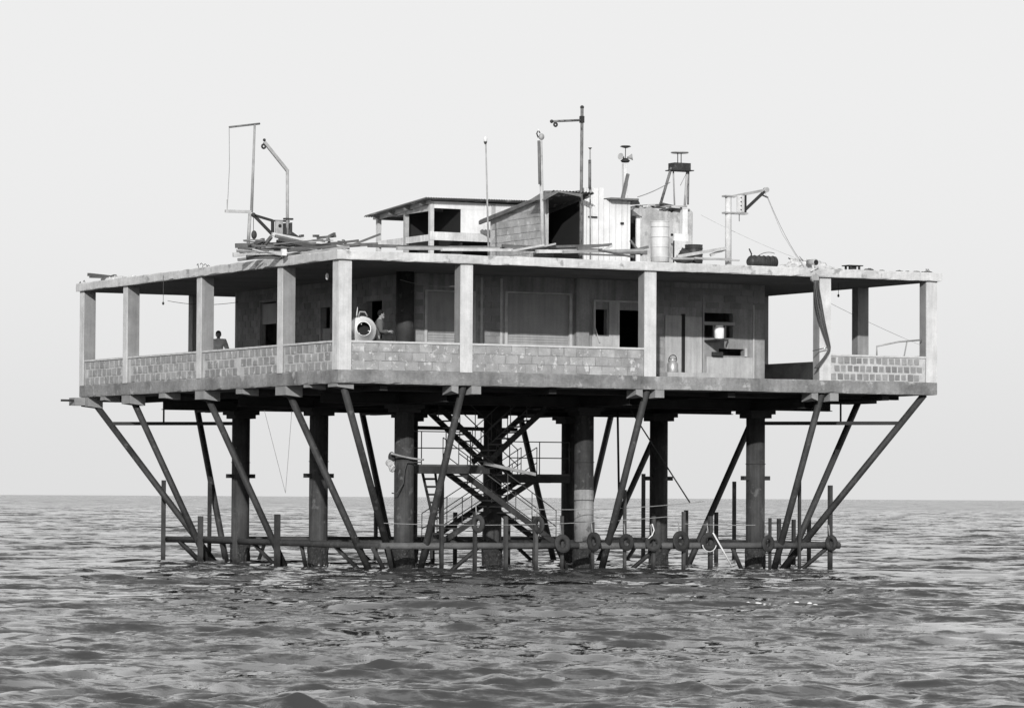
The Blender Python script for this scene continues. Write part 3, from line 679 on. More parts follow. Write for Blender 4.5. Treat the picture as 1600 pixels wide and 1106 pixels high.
# white board cabin
WC = thing('white_cabin', 'white vertically boarded cabin standing right of the dark shed opening', 'cabin', (11, 4, ZT))
yc = 3.7; x0 = at(907, 385, 1, yc).x; x1 = at(943, 385, 1, yc).x; x2 = at(985, 385, 1, yc).x; z1_ = at(920, 294, 1, yc).z; z2_ = at(965, 313, 1, yc).z
MB().box((x0+.12, yc+.05, ZT), (x1, yc+2.0, z1_-.05)).build('wall', WOODP, WC)
MB().box((x1+.002, yc+.05, ZT), (x2, yc+2.2, z2_-.03)).build('wall', WOODP, WC)
k = 0; x = x0
while x < x2-.05:
    w_ = rn(.16, .22); zt_ = (z1_ if x+w_ < x1+.1 else z2_)+rn(-.03, .03)
    MB().box((x+.010, yc+rn(0, .018), ZT), (min(x+w_, x2)-.004, yc+.04, zt_)).build('plank', WHITE, WC); x += w_
MB().box((x1+.1, yc-.3, z2_+.0), (x2+.12, yc+2.3, z2_+.05)).build('roof_board', WOOD, WC)
p = at(927, 339, 1, yc-.04); MB().box((p.x-.16, yc-.05, p.z-.02), (p.x+.14, yc-.005, p.z+.02)).build('latch', STEEL, WC)
p = at(972, 349, 1, yc-.04); MB().box((p.x-.04, yc-.05, p.z-.03), (p.x+.06, yc-.005, p.z+.03)).build('latch', STEEL, WC)
ORD = 'first second third fourth fifth sixth seventh eighth ninth tenth eleventh twelfth thirteenth fourteenth'.split()
# rough plastered tank behind the drums, with a dark doorway at its left
TK = thing('plastered_tank_house', 'rough plastered low hut with ragged top behind the pale drum', 'hut', (13, 4.5, ZT))
yt = 4.6
def X(px, y): return at(px, 385, 1, y).x
def Zz(py, y, px=1000): return at(px, py, 1, y).z
def rough_wall(name, m, x0, x1, y0, y1, zt0, zt1, parent, n=10):
    b = MB(); top = []
    for i in range(n+1):
        t = i/n; top.append((x0+(x1-x0)*t, zt0+(zt1-zt0)*t+rn(-.06, .06)))
    for i in range(n):
        (xa, za), (xb, zb) = top[i], top[i+1]
        b.add([(xa, y0, ZT), (xb, y0, ZT), (xb, y1, ZT), (xa, y1, ZT), (xa, y0, za), (xb, y0, zb), (xb, y1, zb), (xa, y1, za)], [(0,3,2,1),(4,5,6,7),(0,1,5,4),(2,3,7,6)]+([(3,0,4,7)] if i == 0 else [])+([(1,2,6,5)] if i == n-1 else []))
    return b.build(name, m, parent)
rough_wall('wall', TANKM, X(999, yt), X(1043, yt), yt, yt+.25, Zz(322, yt), Zz(328, yt), TK)
rough_wall('wall', TANKM, X(1043, yt), X(1090, yt), yt+.3, yt+.5, Zz(330, yt), Zz(324, yt), TK)
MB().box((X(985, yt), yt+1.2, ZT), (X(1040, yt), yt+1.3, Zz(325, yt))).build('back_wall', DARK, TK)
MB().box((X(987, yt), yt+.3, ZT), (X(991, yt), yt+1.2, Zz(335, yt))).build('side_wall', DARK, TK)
MB().box((X(993, yt), yt-.05, ZT), (X(999, yt), yt-.002, Zz(332, yt))).build('door_post', WHITE, TK)
MB().box((X(985, yt), yt-.1, Zz(338, yt)), (X(1000, yt), yt+.2, Zz(326, yt))).build('lintel', TANKM, TK)
MB().box((X(1069, yt), yt+.1, ZT), (X(1077, yt), yt+.28, Zz(323, yt))).build('post', WHITE, TK)
MB().box((X(1046, yt), yt-.3, ZT), (X(1068, yt), yt-.22, Zz(364, yt))).build('low_panel', WHITE, TK)
MB().box((X(1046, yt), yt-.32, ZT), (X(1068, yt), yt-.225, Zz(375, yt))).build('low_panel', WHITE2, TK)
c = at(1050, 367, 1, yt-.33); MB().lathe(c, [(.04, -.02), (.04, .02)], 12, (0, 1, 0)).build('pipe_hole', DARK, TK)
MB().box((X(1052, yt), yt+.25, Zz(325, yt)), (X(1084, yt), yt+.9, Zz(322, yt))).build('roof_board', WOOD, TK)
# ragged debris on top of cabin / tank
for i in range(14):
    px_ = 985+i*5.6+rn(-1, 1); y_ = rn(318, 326); p = at(px_, y_, 1, yt+.1); a = rn(-.5, .5); L = rn(.15, .4)
    tag(MB().bar(p-Vector((L, a*.3, rn(-.05, .08))), p+Vector((L, a*.3, 0)), .06, .05).build('scrap_board', WOODP if i % 2 else WOOD),
        '%s piece of broken board from the left on top of the plastered hut' % ORD[i], 'scrap wood', 'scraps on top of the plastered hut')
tag(MB().add([at(983, 316, 1, 3.9), at(996, 310, 1, 4.2), at(1000, 318, 1, 4.6), at(985, 319, 1, 4.0)], [(0,1,2,3)]).add([at(983, 317.5, 1, 3.9), at(996, 311.5, 1, 4.2), at(1000, 319.5, 1, 4.6), at(985, 320.5, 1, 4.0)], [(0,1,2,3)]).build('roof_scrap', WOOD), 'dark curled roofing scrap at the right top edge of the white cabin', 'roofing scrap')

# ------------------------------------------------------------------ drums and loose things on the roof
def drum(name, c, r, h, m, label, tilt=None, hoops=3, cat='drum'):
    c = Vector(c); ax = Vector(tilt or (0, 0, 1)).normalized(); t = thing(name, label, cat, c)
    prof = [(r*.94, 0), (r, .01), (r, h-.01), (r*.94, h)]
    MB().lathe(c, prof, 24, ax).build('barrel_shell', m, t)
    for k in range(hoops): MB().torus(c+ax*(h*(k+.5)/hoops), r+.004, .014, ax, 24, 6).build('hoop', m, t)
    MB().torus(c+ax*h, r*.97, .018, ax, 24, 6).build('rim', m, t)
p = at(1031, 400, 1, 1.6); drum('pale_drum', (p.x, 1.6, ZT+.12), .27, 1.20, PALED, 'tall pale ribbed drum standing near the roof edge before the plastered hut', hoops=4)
tag(MB().box((p.x-.3, 1.3, ZT+.002), (p.x+.3, 1.9, ZT+.11)).build('squared_timber', WOOD), 'dark squared timber under the tall pale drum', 'timber')
p = at(1084, 393, 1, 2.6); drum('dark_drum', (p.x, 2.6, ZT+.18), .265, .56, DRUM, 'upright black oil drum right of the pale drum')
p = at(1066, 392, 1, 2.1); drum('dark_drum', (p.x-.05, 2.1, ZT+.10), .24, .45, DRUM, 'tipped black drum leaning low at the foot of the upright black drum', tilt=(.35, -.3, .7), hoops=2)
p = at(849, 382, 1, 2.6); drum('squat_tub', (p.x, 2.6, ZT), .30, .32, WOOD, 'squat grey tub standing before the block shed', hoops=1, cat='tub')
# horizontal engine-like cylinder
p = at(1192, 406, 1, 1.2); CT = thing('horizontal_tank', 'dark ribbed horizontal cylinder with loose wires lying at the roof edge', 'tank', (p.x, 1.2, ZT))
MB().lathe((p.x-.42, 1.2, ZT+.21), [(.10, -.1), (.17, -.04), (.19, 0), (.19, .84), (.17, .86)], 20, (1, 0, 0)).build('tank_shell', DRUM, CT)
for k in range(5): MB().torus((p.x-.30+k*.16, 1.2, ZT+.21), .195, .014, (1, 0, 0), 20, 6).build('rib', DRUM, CT)
MB().tube([(p.x-.42, 1.2, ZT+.3), (p.x-.40, 1.2, ZT+.45), (p.x-.48, 1.2, ZT+.6)], .022, 6).build('spout', STEEL, CT)
MB().tube(sag((p.x-.2, 1.2, ZT+.38), (p.x+.35, 1.1, ZT+.48), -.07), .01, 5).build('wire', CABLE, CT)
MB().box((p.x-.35, 1.05, ZT), (p.x+.4, 1.35, ZT+.05)).build('cradle', WOOD, CT)
# heap of netting with pipe mouth
p = at(1262, 408, 1, .8)
HN = thing('net_heap', 'crumpled pale heap of netting and sacking on the roof edge with a dark pipe mouth', 'net heap', (p.x, .9, ZT))
def heap(c, rx, ry, h, m, parent, seed, name='netting'):
    r = random.Random(seed); b = MB(); n, k = 26, 7; vs = []
    for j in range(k+1):
        for i in range(n):
            t = 2*math.pi*i/n; s = j/k; rr = (1-s)**.6*(1+.25*math.sin(3*t+seed)+.12*r.uniform(-1, 1))
            vs.append((c[0]+rx*rr*math.cos(t), c[1]+ry*rr*math.sin(t), c[2]+h*math.sin(s*1.57)*(1+.3*r.uniform(-1, 1)) if j else c[2]))
    fs = [(j*n+i, j*n+(i+1) % n, (j+1)*n+(i+1) % n, (j+1)*n+i) for j in range(k) for i in range(n)]
    return b.add(vs, fs).build(name, m, parent)
heap((p.x, .8, ZT), .75, .4, .27, NET, HN, 3); heap((p.x-.3, .9, ZT), .35, .3, .30, NET, HN, 5); heap((p.x+.75, .8, ZT), .5, .3, .10, NET, HN, 8)
heap((p.x-.8, .8, ZT), .4, .3, .12, NET, HN, 9)
q = at(1273, 410, 1, .05); MB().lathe((q.x, -.02, q.z), [(.06, 0), (.10, .02), (.10, .4)], 16, (0, 1, 0)).build('pipe', GALV, HN); MB().lathe((q.x, -.025, q.z), [(.075, 0), (.075, .003)], 16, (0, 1, 0)).build('pipe_mouth', DARK, HN)
for i in range(7):
    a = rn(0, 3.1); MB().tube([(p.x+rn(-.9, .6), rn(.4, 1.1), ZT+.1), (p.x+rn(-.6, .5), rn(.4, 1.1), ZT+rn(.28, .4)), (p.x+rn(-.5, .9), rn(.4, 1.1), ZT+.08)], .018, 6).build('loose_hose', WOODP, HN)
# low table
p = at(1332, 412, 1, .9); TB = thing('low_table', 'small dark low bench standing on the right part of the roof edge', 'bench', (p.x, .9, ZT))
MB().box((p.x-.26, .7, ZT+.17), (p.x+.26, 1.1, ZT+.20)).build('top', STEEL, TB)
for dx in (-.15, .15):
    for yy in (.76, 1.04): MB().box((p.x+dx-.03, yy-.02, ZT), (p.x+dx+.03, yy+.02, ZT+.168)).build('leg', STEEL, TB)
MB().box((p.x-.08, .8, ZT), (p.x+.08, 1.0, ZT+.168)).build('block', RUBBER, TB)
for px_, r_ in ((1358, .09), (1378, .06), (1405, .07), (1418, .06), (1432, .07), (1449, .08), (1442, .06), (1300, .05), (1312, .05)):
    p = at(px_, 416, 1, .5); o = heap((p.x, .5, ZT-.005), r_*2.2, r_*2, r_, WOOD, None, px_, 'rubble'); tag(o, 'small dark lump of rubble on the right part of the roof edge', 'rubble', 'rubble on the right of the roof edge')
for px_ in (1450, 1447):
    p = at(px_, 412, 1, .3); MB().tube([(p.x, .3, ZT-.02), (p.x, .3, ZT+.14), (p.x+.05, .3, ZT+.08)], .012, 5).build('rebar', RUST, plat)

# ------------------------------------------------------------------ timber piles
ORD = ['first', 'second', 'third', 'fourth', 'fifth', 'sixth', 'seventh', 'eighth', 'ninth', 'tenth', 'eleventh', 'twelfth', 'thirteenth', 'fourteenth', 'fifteenth', 'sixteenth',
       'seventeenth', 'eighteenth', 'nineteenth', 'twentieth', 'twenty-first', 'twenty-second']
def plank(p, q, w, h, m, label, group, name='timber', k=None):
    o = tag(MB().bar(p, q, w, h, w2=w*rn(.85, 1), h2=h*rn(.85, 1)).build(name, m), label, 'timber', group)
    if k is not None:
        L = (q-p).length; sl = (q.z-p.z)/L
        o['label'] = '%s %s timber, %s from left in the %s' % ('long' if L > 1.6 else 'short', 'level' if abs(sl) < .06 else 'sloping', ORD[k], label)
lab = 'pile at the left roof edge'; grp = 'timbers piled on the left roof edge'
for k_, (a, b_, d, w_, h_) in enumerate(sorted([((368, 384), (500, 380), 6, .14, .13), ((364, 398), (440, 396), 5, .14, .12), ((385, 402), (450, 401), 4, .15, .12), ((372, 388), (470, 391), 6.5, .14, .1),
        ((375, 383), (430, 382), 7, .12, .1), ((425, 366), (540, 388), 5, .13, .10), ((430, 369), (528, 391), 4.6, .12, .08), ((432, 378), (520, 386), 5.4, .14, .12), ((440, 384), (535, 380), 6, .12, .1),
        ((436, 374), (500, 388), 4.2, .12, .1), ((450, 392), (525, 384), 3.6, .10, .09), ((470, 396), (545, 386), 3.2, .10, .08), ((370, 393), (420, 395), 5.5, .14, .12),
        ((400, 380), (412, 375), 5.2, .09, .12), ((404, 386), (408, 376), 5.2, .07, .08), ((412, 385), (424, 370), 5.0, .08, .10), ((456, 378), (505, 376), 6.0, .10, .09), ((495, 372), (525, 369), 6.0, .08, .07), ((505, 385), (590, 381), 5.0, .10, .08), ((372, 406), (400, 403), 4.4, .10, .08), ((460, 388), (560, 376), 4.0, .08, .07), ((440, 400), (470, 395), 3.5, .1, .08)], key=lambda e: e[0])):
    plank(at(*a, 1, d), at(*b_, 1, d*rn(.9, 1.05)), w_, h_, WOOD if rn(0, 1) < .75 else WOODP, lab, grp, k=k_)
thin = []
rb = random.Random(31)
for i in range(20):
    xa = rb.uniform(368, 500); L_ = rb.uniform(28, 105); ya = 401-(xa-368)*.075-rb.uniform(0, 26 if xa < 440 else 18)*(1 if xa < 470 else .5); thin.append((xa, ya, xa+L_, ya+rb.uniform(-9, 12)))
for k_, (xa, ya, xb, yb_) in enumerate(sorted(thin)):
    d = rb.uniform(3.2, 6.5); a, b_ = at(xa, ya, 1, d), at(xb, yb_, 1, d*rb.uniform(.92, 1.06)); a.z = max(a.z, ZT+.03); b_.z = max(b_.z, ZT+.03); m_ = (a+b_)/2+Vector((0, 0, rb.uniform(-.03, .04)))
    tag(MB().bar(a, m_, .07, .035, w2=.065).bar(m_, b_, .065, .035, w2=.05).build('thin_batten', WOOD if k_ % 4 else WOODP),
        '%s thin bent batten from the left in the pile at the left roof edge' % ORD[k_], 'batten', 'thin battens in the left timber pile')
tag(MB().box((at(441, 398, 1, 3).x, 3, ZT), (at(448, 398, 1, 3).x, 3.1, at(441, 389, 1, 3).z)).build('white_block', WHITE), 'small white block under the left timber pile at the roof edge', 'block')
for k_, (px_, py_, r_) in enumerate(((474, 371, .07), (497, 370, .09), (516, 375, .06), (522, 367, .10), (535, 377, .08), (541, 379, .07))):
    p = at(px_, py_, 1, 5.5); tag(MB().bar(p-Vector((r_*1.6, 0, rn(-.06, .06))), p+Vector((r_*1.1, .2, rn(-.03, .08))), .07, .07).build('timber_offcut', WOOD), '%s stubby offcut from the left on top of the left timber pile' % ORD[k_], 'offcut', 'offcuts on the left timber pile')
lab = 'long heap before the block shed'; grp = 'timbers along the middle of the roof edge'
for k_, (a, b_, d, w_, h_) in enumerate(sorted([((575, 384), (700, 387), 3, .10, .09), ((620, 388), (780, 389), 2.2, .12, .09), ((690, 390), (800, 391), 1.6, .12, .08), ((785, 384), (870, 388), 2.4, .10, .08), ((790, 389), (905, 386), 2, .13, .09),
        ((820, 387), (955, 383), 1.8, .14, .07), ((902, 388), (955, 382), 1.5, .10, .08), ((945, 391), (956, 384), 1.4, .07, .07), ((880, 394), (1005, 391), 1.1, .13, .08), ((936, 391), (990, 402), .8, .10, .05),
        ((800, 392), (850, 383), 1.5, .07, .06), ((830, 389), (868, 381), 1.6, .06, .05), ((840, 393), (900, 393), 1.2, .14, .10), ((905, 397), (990, 400), .8, .1, .05), ((960, 393), (1010, 395), 1.5, .14, .12),
        ((985, 376), (1003, 399), 1.6, .06, .06), ((990, 392), (1012, 386), 2, .12, .08), ((760, 387), (835, 391), 2.6, .08, .07), ((870, 390), (940, 391), 2.4, .12, .1), ((700, 386), (760, 386), 4.5, .2, .06)], key=lambda e: e[0])):
    plank(at(*a, 1, d), at(*b_, 1, d*rn(.95, 1.05)), w_, h_, WOOD if rn(0, 1) < .6 else WOODP, lab, grp, k=k_)
lab = 'row by the black drums'; grp = 'pale beams by the black drums'
for k_, (a, b_, d, w_, h_) in enumerate((((1050, 404), (1140, 405), .9, .10, .06), ((1058, 401), (1134, 388), 1.2, .09, .09), ((1085, 403), (1155, 407), .7, .08, .05), ((1110, 399), (1134, 389), 1.3, .08, .08))):
    plank(at(*a, 1, d), at(*b_, 1, d), w_, h_, WOODP, lab, grp, k=k_)
lab = 'few planks at the far left roof end'; grp = 'planks on the far left end of the roof'
for k_, (a, b_, d) in enumerate((((139, 429), (176, 433), .6), ((142, 432), (170, 433), .5), ((160, 438), (180, 431), .5), ((185, 437), (212, 434), .5))):
    pa, pb = at(*a, 0, d), at(*b_, 0, d*1.2); plank(pa, pb, .12, .10, WOOD, lab, grp, k=k_)
for px_, r_ in ((182, .12), (192, .10), (205, .09), (172, .10)):
    p = at(px_, 432, 0, .5); tag(heap((p.x, p.y, ZT-.005), r_*2.4, r_*3, r_*1.3, NET, None, px_, 'rubble'), 'pale lump of rubble on the far left end of the roof', 'rubble', 'rubble on the far left of the roof')

# ------------------------------------------------------------------ masts and cranes
def pole(px0, py0, px1, py1, y, r, m, parent, name='pole', r2=None):
    a = at(px0, py0, 1, y); b = at(px1, py1, 1, y)
    if py0 > 370: a.z = ZT
    return MB().tube([a, b], r, 10, r2=r2).build(name, m, parent), a, b
T = thing('thin_lamp_mast', 'thin mast with a small round glass bulb on top, between the two sheds', 'mast', at(765, 388, 1, 3))
pole(764, 388, 759, 222, 3, .03, GALV, T, r2=.02); p = at(758.5, 219, 1, 3)
MB().ball(p+Vector((0, 0, .02)), (.055, .055, .09)).build('bulb', WHITE, T); MB().lathe(p, [(.03, -.12), (.055, -.05)], 10).build('socket', STEEL, T)
T = thing('thick_lamp_mast', 'tall doubled mast with a cluster of lamps on top beside the block shed', 'mast', at(848, 388, 1, 2.8))
pole(849, 388, 844.5, 220, 2.8, .055, WOODP, T); pole(843.5, 288, 842, 220, 2.7, .045, WOOD, T, 'splint')
p = at(846, 214, 1, 2.8); MB().ball(p, (.09, .08, .10)).build('lamp', GALV, T); p = at(841, 209, 1, 2.8)
MB().tube([p+Vector((0, 0, -.12)), p+Vector((-.05, 0, 0)), p+Vector((0, 0, .1)), p+Vector((.06, 0, .02))], .02, 6).build('bracket', STEEL, T); MB().ball(p+Vector((0, 0, .1)), .035).build('bulb', WHITE, T)
T = thing('hoist_mast', 'tallest mast with a horizontal arm to the left and a small pulley', 'mast', at(908, 388, 1, 3.0))
pole(907.5, 388, 909.5, 169, 3, .048, RUST, T); p = at(909, 188, 1, 3); q = at(862, 190, 1, 3)
MB().tube([p, q], .035, 8).build('arm', RUST, T); MB().ball(at(909.5, 168, 1, 3), .06).build('finial', STEEL, T)
c = at(868, 195, 1, 3); MB().torus(c, .05, .03, (0, 1, 0), 14, 8).build('pulley', STEEL, T); MB().ball(q, .055).build('arm_end', STEEL, T)
MB().box((p.x-.05, 2.94, p.z-.08), (p.x+.06, 3.06, p.z+.12)).build('clamp', STEEL, T)
T = thing('thin_antenna_mast', 'thin short mast with cup-shaped tip rising above the white cabin', 'mast', at(922, 384, 1, 3.5))
pole(922.5, 384, 922, 232, 3.5, .022, GALV, T); pole(921.5, 295, 921.5, 250, 3.45, .045, RUST, T, 'sleeve')
MB().lathe(at(922, 231, 1, 3.5), [(.02, -.05), (.06, 0)], 12).build('cup', STEEL, T)
T = thing('horn_mast', 'whitewashed post carrying horn loudspeakers under a small dark dish', 'mast', at(976, 312, 1, 4.2))
a, b_ = at(977, 313, 1, 4.2), at(976, 256, 1, 4.2); MB().bar(a, b_, .13, .13).build('post', WHITE2, T)
MB().bar(at(972, 313, 1, 4.1), at(981, 272, 1, 4.1), .10, .08).build('brace', WOOD, T)
p = at(977, 249, 1, 4.2); MB().lathe(p, [(.10, -.1), (.15, -.05), (.06, .03)], 14).build('collar', STEEL, T)
for s in (-1, 1): MB().lathe(p+Vector((.06*s, 0, .05)), [(.03, 0), (.05, .08), (.10, .16), (.105, .165)], 14, (s, -.5, .15)).build('horn', GALV, T)
MB().tube([p, at(977.5, 230, 1, 4.2)], .012, 6).build('stem', STEEL, T); MB().lathe(at(977.5, 229, 1, 4.2), [(.05, -.05), (.17, -.01), (.13, .02)], 16).build('dish', STEEL, T)
T = thing('signal_tower', 'small four-legged signal stand with a box and flat top plate above the hut', 'signal stand', at(1060, 322, 1, 4.8))
yq = 4.8
for a, b_, r_, mm in (((1033, 316), (1049, 262), .045, RUST), ((1054, 321), (1052, 265), .025, WOODP), ((1070, 321), (1074, 264), .04, WOODP), ((1075, 320), (1076, 264), .03, RUST), ((1063, 290), (1074, 268), .012, GALV)):
    MB().tube([at(*a, 1, yq), at(*b_, 1, yq)], r_, 8).build('leg', mm, T)
p = at(1062, 261, 1, yq); MB().box((p.x-.29, yq-.2, p.z-.10), (p.x+.28, yq+.2, p.z+.11)).build('box', STRUT, T)
MB().box((p.x-.37, yq-.25, p.z-.13), (p.x+.37, yq+.25, p.z-.102)).build('shelf', STEEL, T)
for dx in (-.07, .05): MB().tube([(p.x+dx, yq, p.z+.11), (p.x+dx, yq, p.z+.42)], .014, 6).build('stem', STEEL, T)
MB().lathe((p.x, yq, p.z+.42), [(.26, 0), (.28, .02), (.26, .04)], 20).build('top_plate', GALV, T)
tag(MB().tube(sag(at(996, 308, 1, 4.6), at(1047, 285, 1, 4.8), .04), .015, 5).build('guy_rope', ROPE), 'rope stretched from the cabin roof up to the signal stand leg', 'rope')
# right-hand jib crane
def crane(px, pybase, pytop, y, side, label, lean=False):
    pass
T = thing('jib_crane', 'white pillar jib crane with triangular arm pointing right over the roof edge', 'crane', at(1138, 409, 1, 1.2)); y = 1.2
a = at(1138, 409, 1, y); a.z = ZT; b_ = at(1138, 307, 1, y); MB().tube([a, b_], .095, 16).build('post', WHITE2, T)
for py_ in (307, 333): 
    p = at(1139, py_, 1, y); q = at(1166 if py_ == 333 else 1146, py_+1, 1, y); MB().box((p.x-.18, y-.12, p.z-.025), (q.x, y+.12, p.z+.025)).build('bracket', GALV, T)
p = at(1154, 319, 1, y); MB().box((p.x-.13, y-.14, p.z-.25), (p.x+.12, y-.10, p.z+.25)).build('winch_plate', WHITE2, T)
MB().box((p.x+.13, y-.1, p.z-.27), (p.x+.22, y+.1, p.z+.27)).build('back_plate', DARK, T)
for k in range(4): MB().lathe((p.x, y-.145, p.z-.18+k*.12), [(.022, 0), (.022, .01)], 8, (0, -1, 0)).build('bolt', STEEL, T)
e = at(1197, 297, 1, y); s0 = at(1146, 307, 1, y); s1 = at(1160, 332, 1, y)
MB().bar(s0, e, .07, .08).build('arm', GALV, T); MB().bar(s1, e, .07, .08).build('brace', STEEL, T)
MB().lathe(e+Vector((0, -.06, 0)), [(.08, 0), (.08, .12)], 14, (0, 1, 0)).build('pulley', GALV, T)
MB().bar(at(1191, 305, 1, y), at(1200, 309, 1, y), .03, .04).build('hook', STEEL, T)
MB().tube([at(1155, 334, 1, y), at(1155, 346, 1, y)], .012, 5).build('chain', CABLE, T)
tag(MB().tube(sag(at(1200, 309, 1, 1.1), at(1249, 405, 1, .9), .12), .009, 5).build('hoist_rope', ROPE), 'slack hoist rope running from the right crane hook down to the net heap', 'rope')
tag(MB().tube([at(1195, 300, 1, 1.1), at(1222, 365, 1, 1.0), at(1245, 402, 1, .9)], .006, 5).build('hoist_rope', ROPE), 'second thinner rope falling from the right crane pulley to the net heap', 'rope')
tag(MB().tube(sag(at(1095, 336, 1, 3), at(1240, 402, 1, 1), .05), .005, 5).build('guy_wire', GALV), 'thin wire slanting down from the plastered hut behind the right crane', 'wire')
# left crane, swung down beside the timber
T = thing('jib_crane', 'dark triangular jib crane with winch low over the left timber pile', 'crane', at(449, 366, 1, 5.5)); y = 5.5
tip = at(396, 336, 1, y); e1 = at(426, 345, 1, y); e2 = at(426, 367, 1, y)
MB().bar(tip, e1, .06, .07).bar(e1, at(452, 346, 1, y), .05, .05).build('arm', STEEL, T); MB().bar(tip, e2, .06, .08).build('brace', STEEL, T); MB().bar(e1, e2, .08, .07).build('upright', STEEL, T)
MB().ball(tip, .07).build('pulley', STEEL, T)
p = at(435, 356, 1, y); MB().box((p.x-.13, y-.1, p.z-.2), (p.x+.10, y-.05, p.z+.2)).build('winch_plate', GALV, T); MB().lathe(p+Vector((.0, -.12, .05)), [(.05, 0), (.05, .03)], 12, (0, 1, 0)).build('winch_drum', DARK, T)
q0, q1, q2, q3 = at(443, 349, 1, y), at(455, 348, 1, y), at(455, 368, 1, y), at(440, 368, 1, y)
MB().add([*(v+Vector((0, -.08, 0)) for v in (q0, q1, q2, q3)), *(v+Vector((0, .08, 0)) for v in (q0, q1, q2, q3))], [(0,1,2,3),(7,6,5,4),(0,4,5,1),(1,5,6,2),(2,6,7,3),(3,7,4,0)]).build('base_block', STRUT, T)
q2 = at(470, 372, 1, y-.2); q0 = at(447, 356, 1, y-.2); q3 = at(440, 371, 1, y-.2)
MB().add([*(v+Vector((0, -.03, 0)) for v in (q0, q2, q3)), *(v+Vector((0, .03, 0)) for v in (q0, q2, q3))], [(0,1,2),(5,4,3),(0,3,4,1),(1,4,5,2),(2,5,3,0)]).build('gusset', STRUT, T)
MB().tube([tip, at(396, 365, 1, y)], .010, 5).build('cable', CABLE, T); MB().ball(at(397, 367, 1, y), (.09, .06, .13)).build('hook_block', STRUT, T)
T = thing('bent_davit', 'slim bent davit pole whose arm slopes up left to a hanging pulley', 'davit', at(449, 350, 1, 5.3)); y = 5.3
a, b_, c = at(449, 366, 1, y), at(449, 266, 1, y), at(413, 222, 1, y)
MB().tube([a, b_], .045, 10).build('pole', GALV, T); MB().bar(b_+Vector((.02, 0, -.04)), c, .07, .09).build('arm', GALV, T)
MB().torus(at(412, 229, 1, y), .055, .03, (0, 1, 0), 14, 8).build('pulley', STEEL, T); MB().ball(at(413, 219, 1, y), .045).build('tip', STEEL, T)
MB().box((b_.x-.1, y-.06, at(449, 342, 1, y).z-.03), (b_.x+.18, y+.06, at(449, 342, 1, y).z+.02)).build('collar', STEEL, T)
T = thing('rope_mast', 'leaning pale mast at far left with top arm, lower arm and hanging rope', 'mast', at(389, 380, 1, 7)); y = 7.0
MB().tube([at(388, 380, 1, y), at(390.5, 334, 1, y)], .05, 10).build('lower_pole', GALV, T)
MB().tube([at(393, 332, 1, y), at(398, 195, 1, y)], .045, 10, r2=.032).build('pole', WOODP, T)
MB().tube([at(358, 199, 1, y), at(406, 193.5, 1, y)], .03, 8).build('top_arm', RUST, T)
MB().bar(at(352, 330, 1, y), at(392, 331, 1, y), .09, .08).build('lower_arm', WOODP, T)
MB().tube([at(358, 199, 1, y), at(358.5, 260, 1, y), at(355, 330, 1, y)], .010, 5).build('rope', ROPE, T)
MB().tube([at(355, 330, 1, y), at(355, 312, 1, y)], .016, 5).build('pin', GALV, T)

# ------------------------------------------------------------------ foam flecks
def foam():
    r = random.Random(4); b = MB(); sx, sy, sz = SEA
    sel = (np.hypot(sx-CP.x, sy-CP.y) < 160) & (np.hypot(sx-CP.x, sy-CP.y) > 60); sx, sy, sz = sx[sel], sy[sel], sz[sel]
    spots = []
    c = at(1182, 937, 2, 0); spots += [(c.x+r.gauss(0, .35), c.y+r.gauss(0, 1.3), r.uniform(.02, .07)) for _ in range(60)]
    for px_, py_ in ((465, 911), (610, 893), (735, 885), (1432, 898), (640, 930), (90, 1000)):
        c = at(px_, py_, 2, 0); spots += [(c.x+r.gauss(0, .12), c.y+r.gauss(0, .3), r.uniform(.015, .04)) for _ in range(10)]
    for x in PG:
        for y in PG:
            for k in range(26): a = r.uniform(0, 6.28); q = r.uniform(.30, .62); spots.append((x+q*math.cos(a), y+q*math.sin(a), r.uniform(.012, .04)))
    for x, y, q in spots:
        i = int(np.argmin((sx-x)**2+(sy-y)**2)); z = float(sz[i])+.004
        b.lathe((x, y, z), [(q, 0), (q*.6, q*.35), (.002, q*.45)], 6)
    o = b.build('foam', WHITE, None); o['kind'] = 'stuff'; o['label'] = 'scattered white foam flecks on the waves around the pillars'; o['category'] = 'foam'
foam()

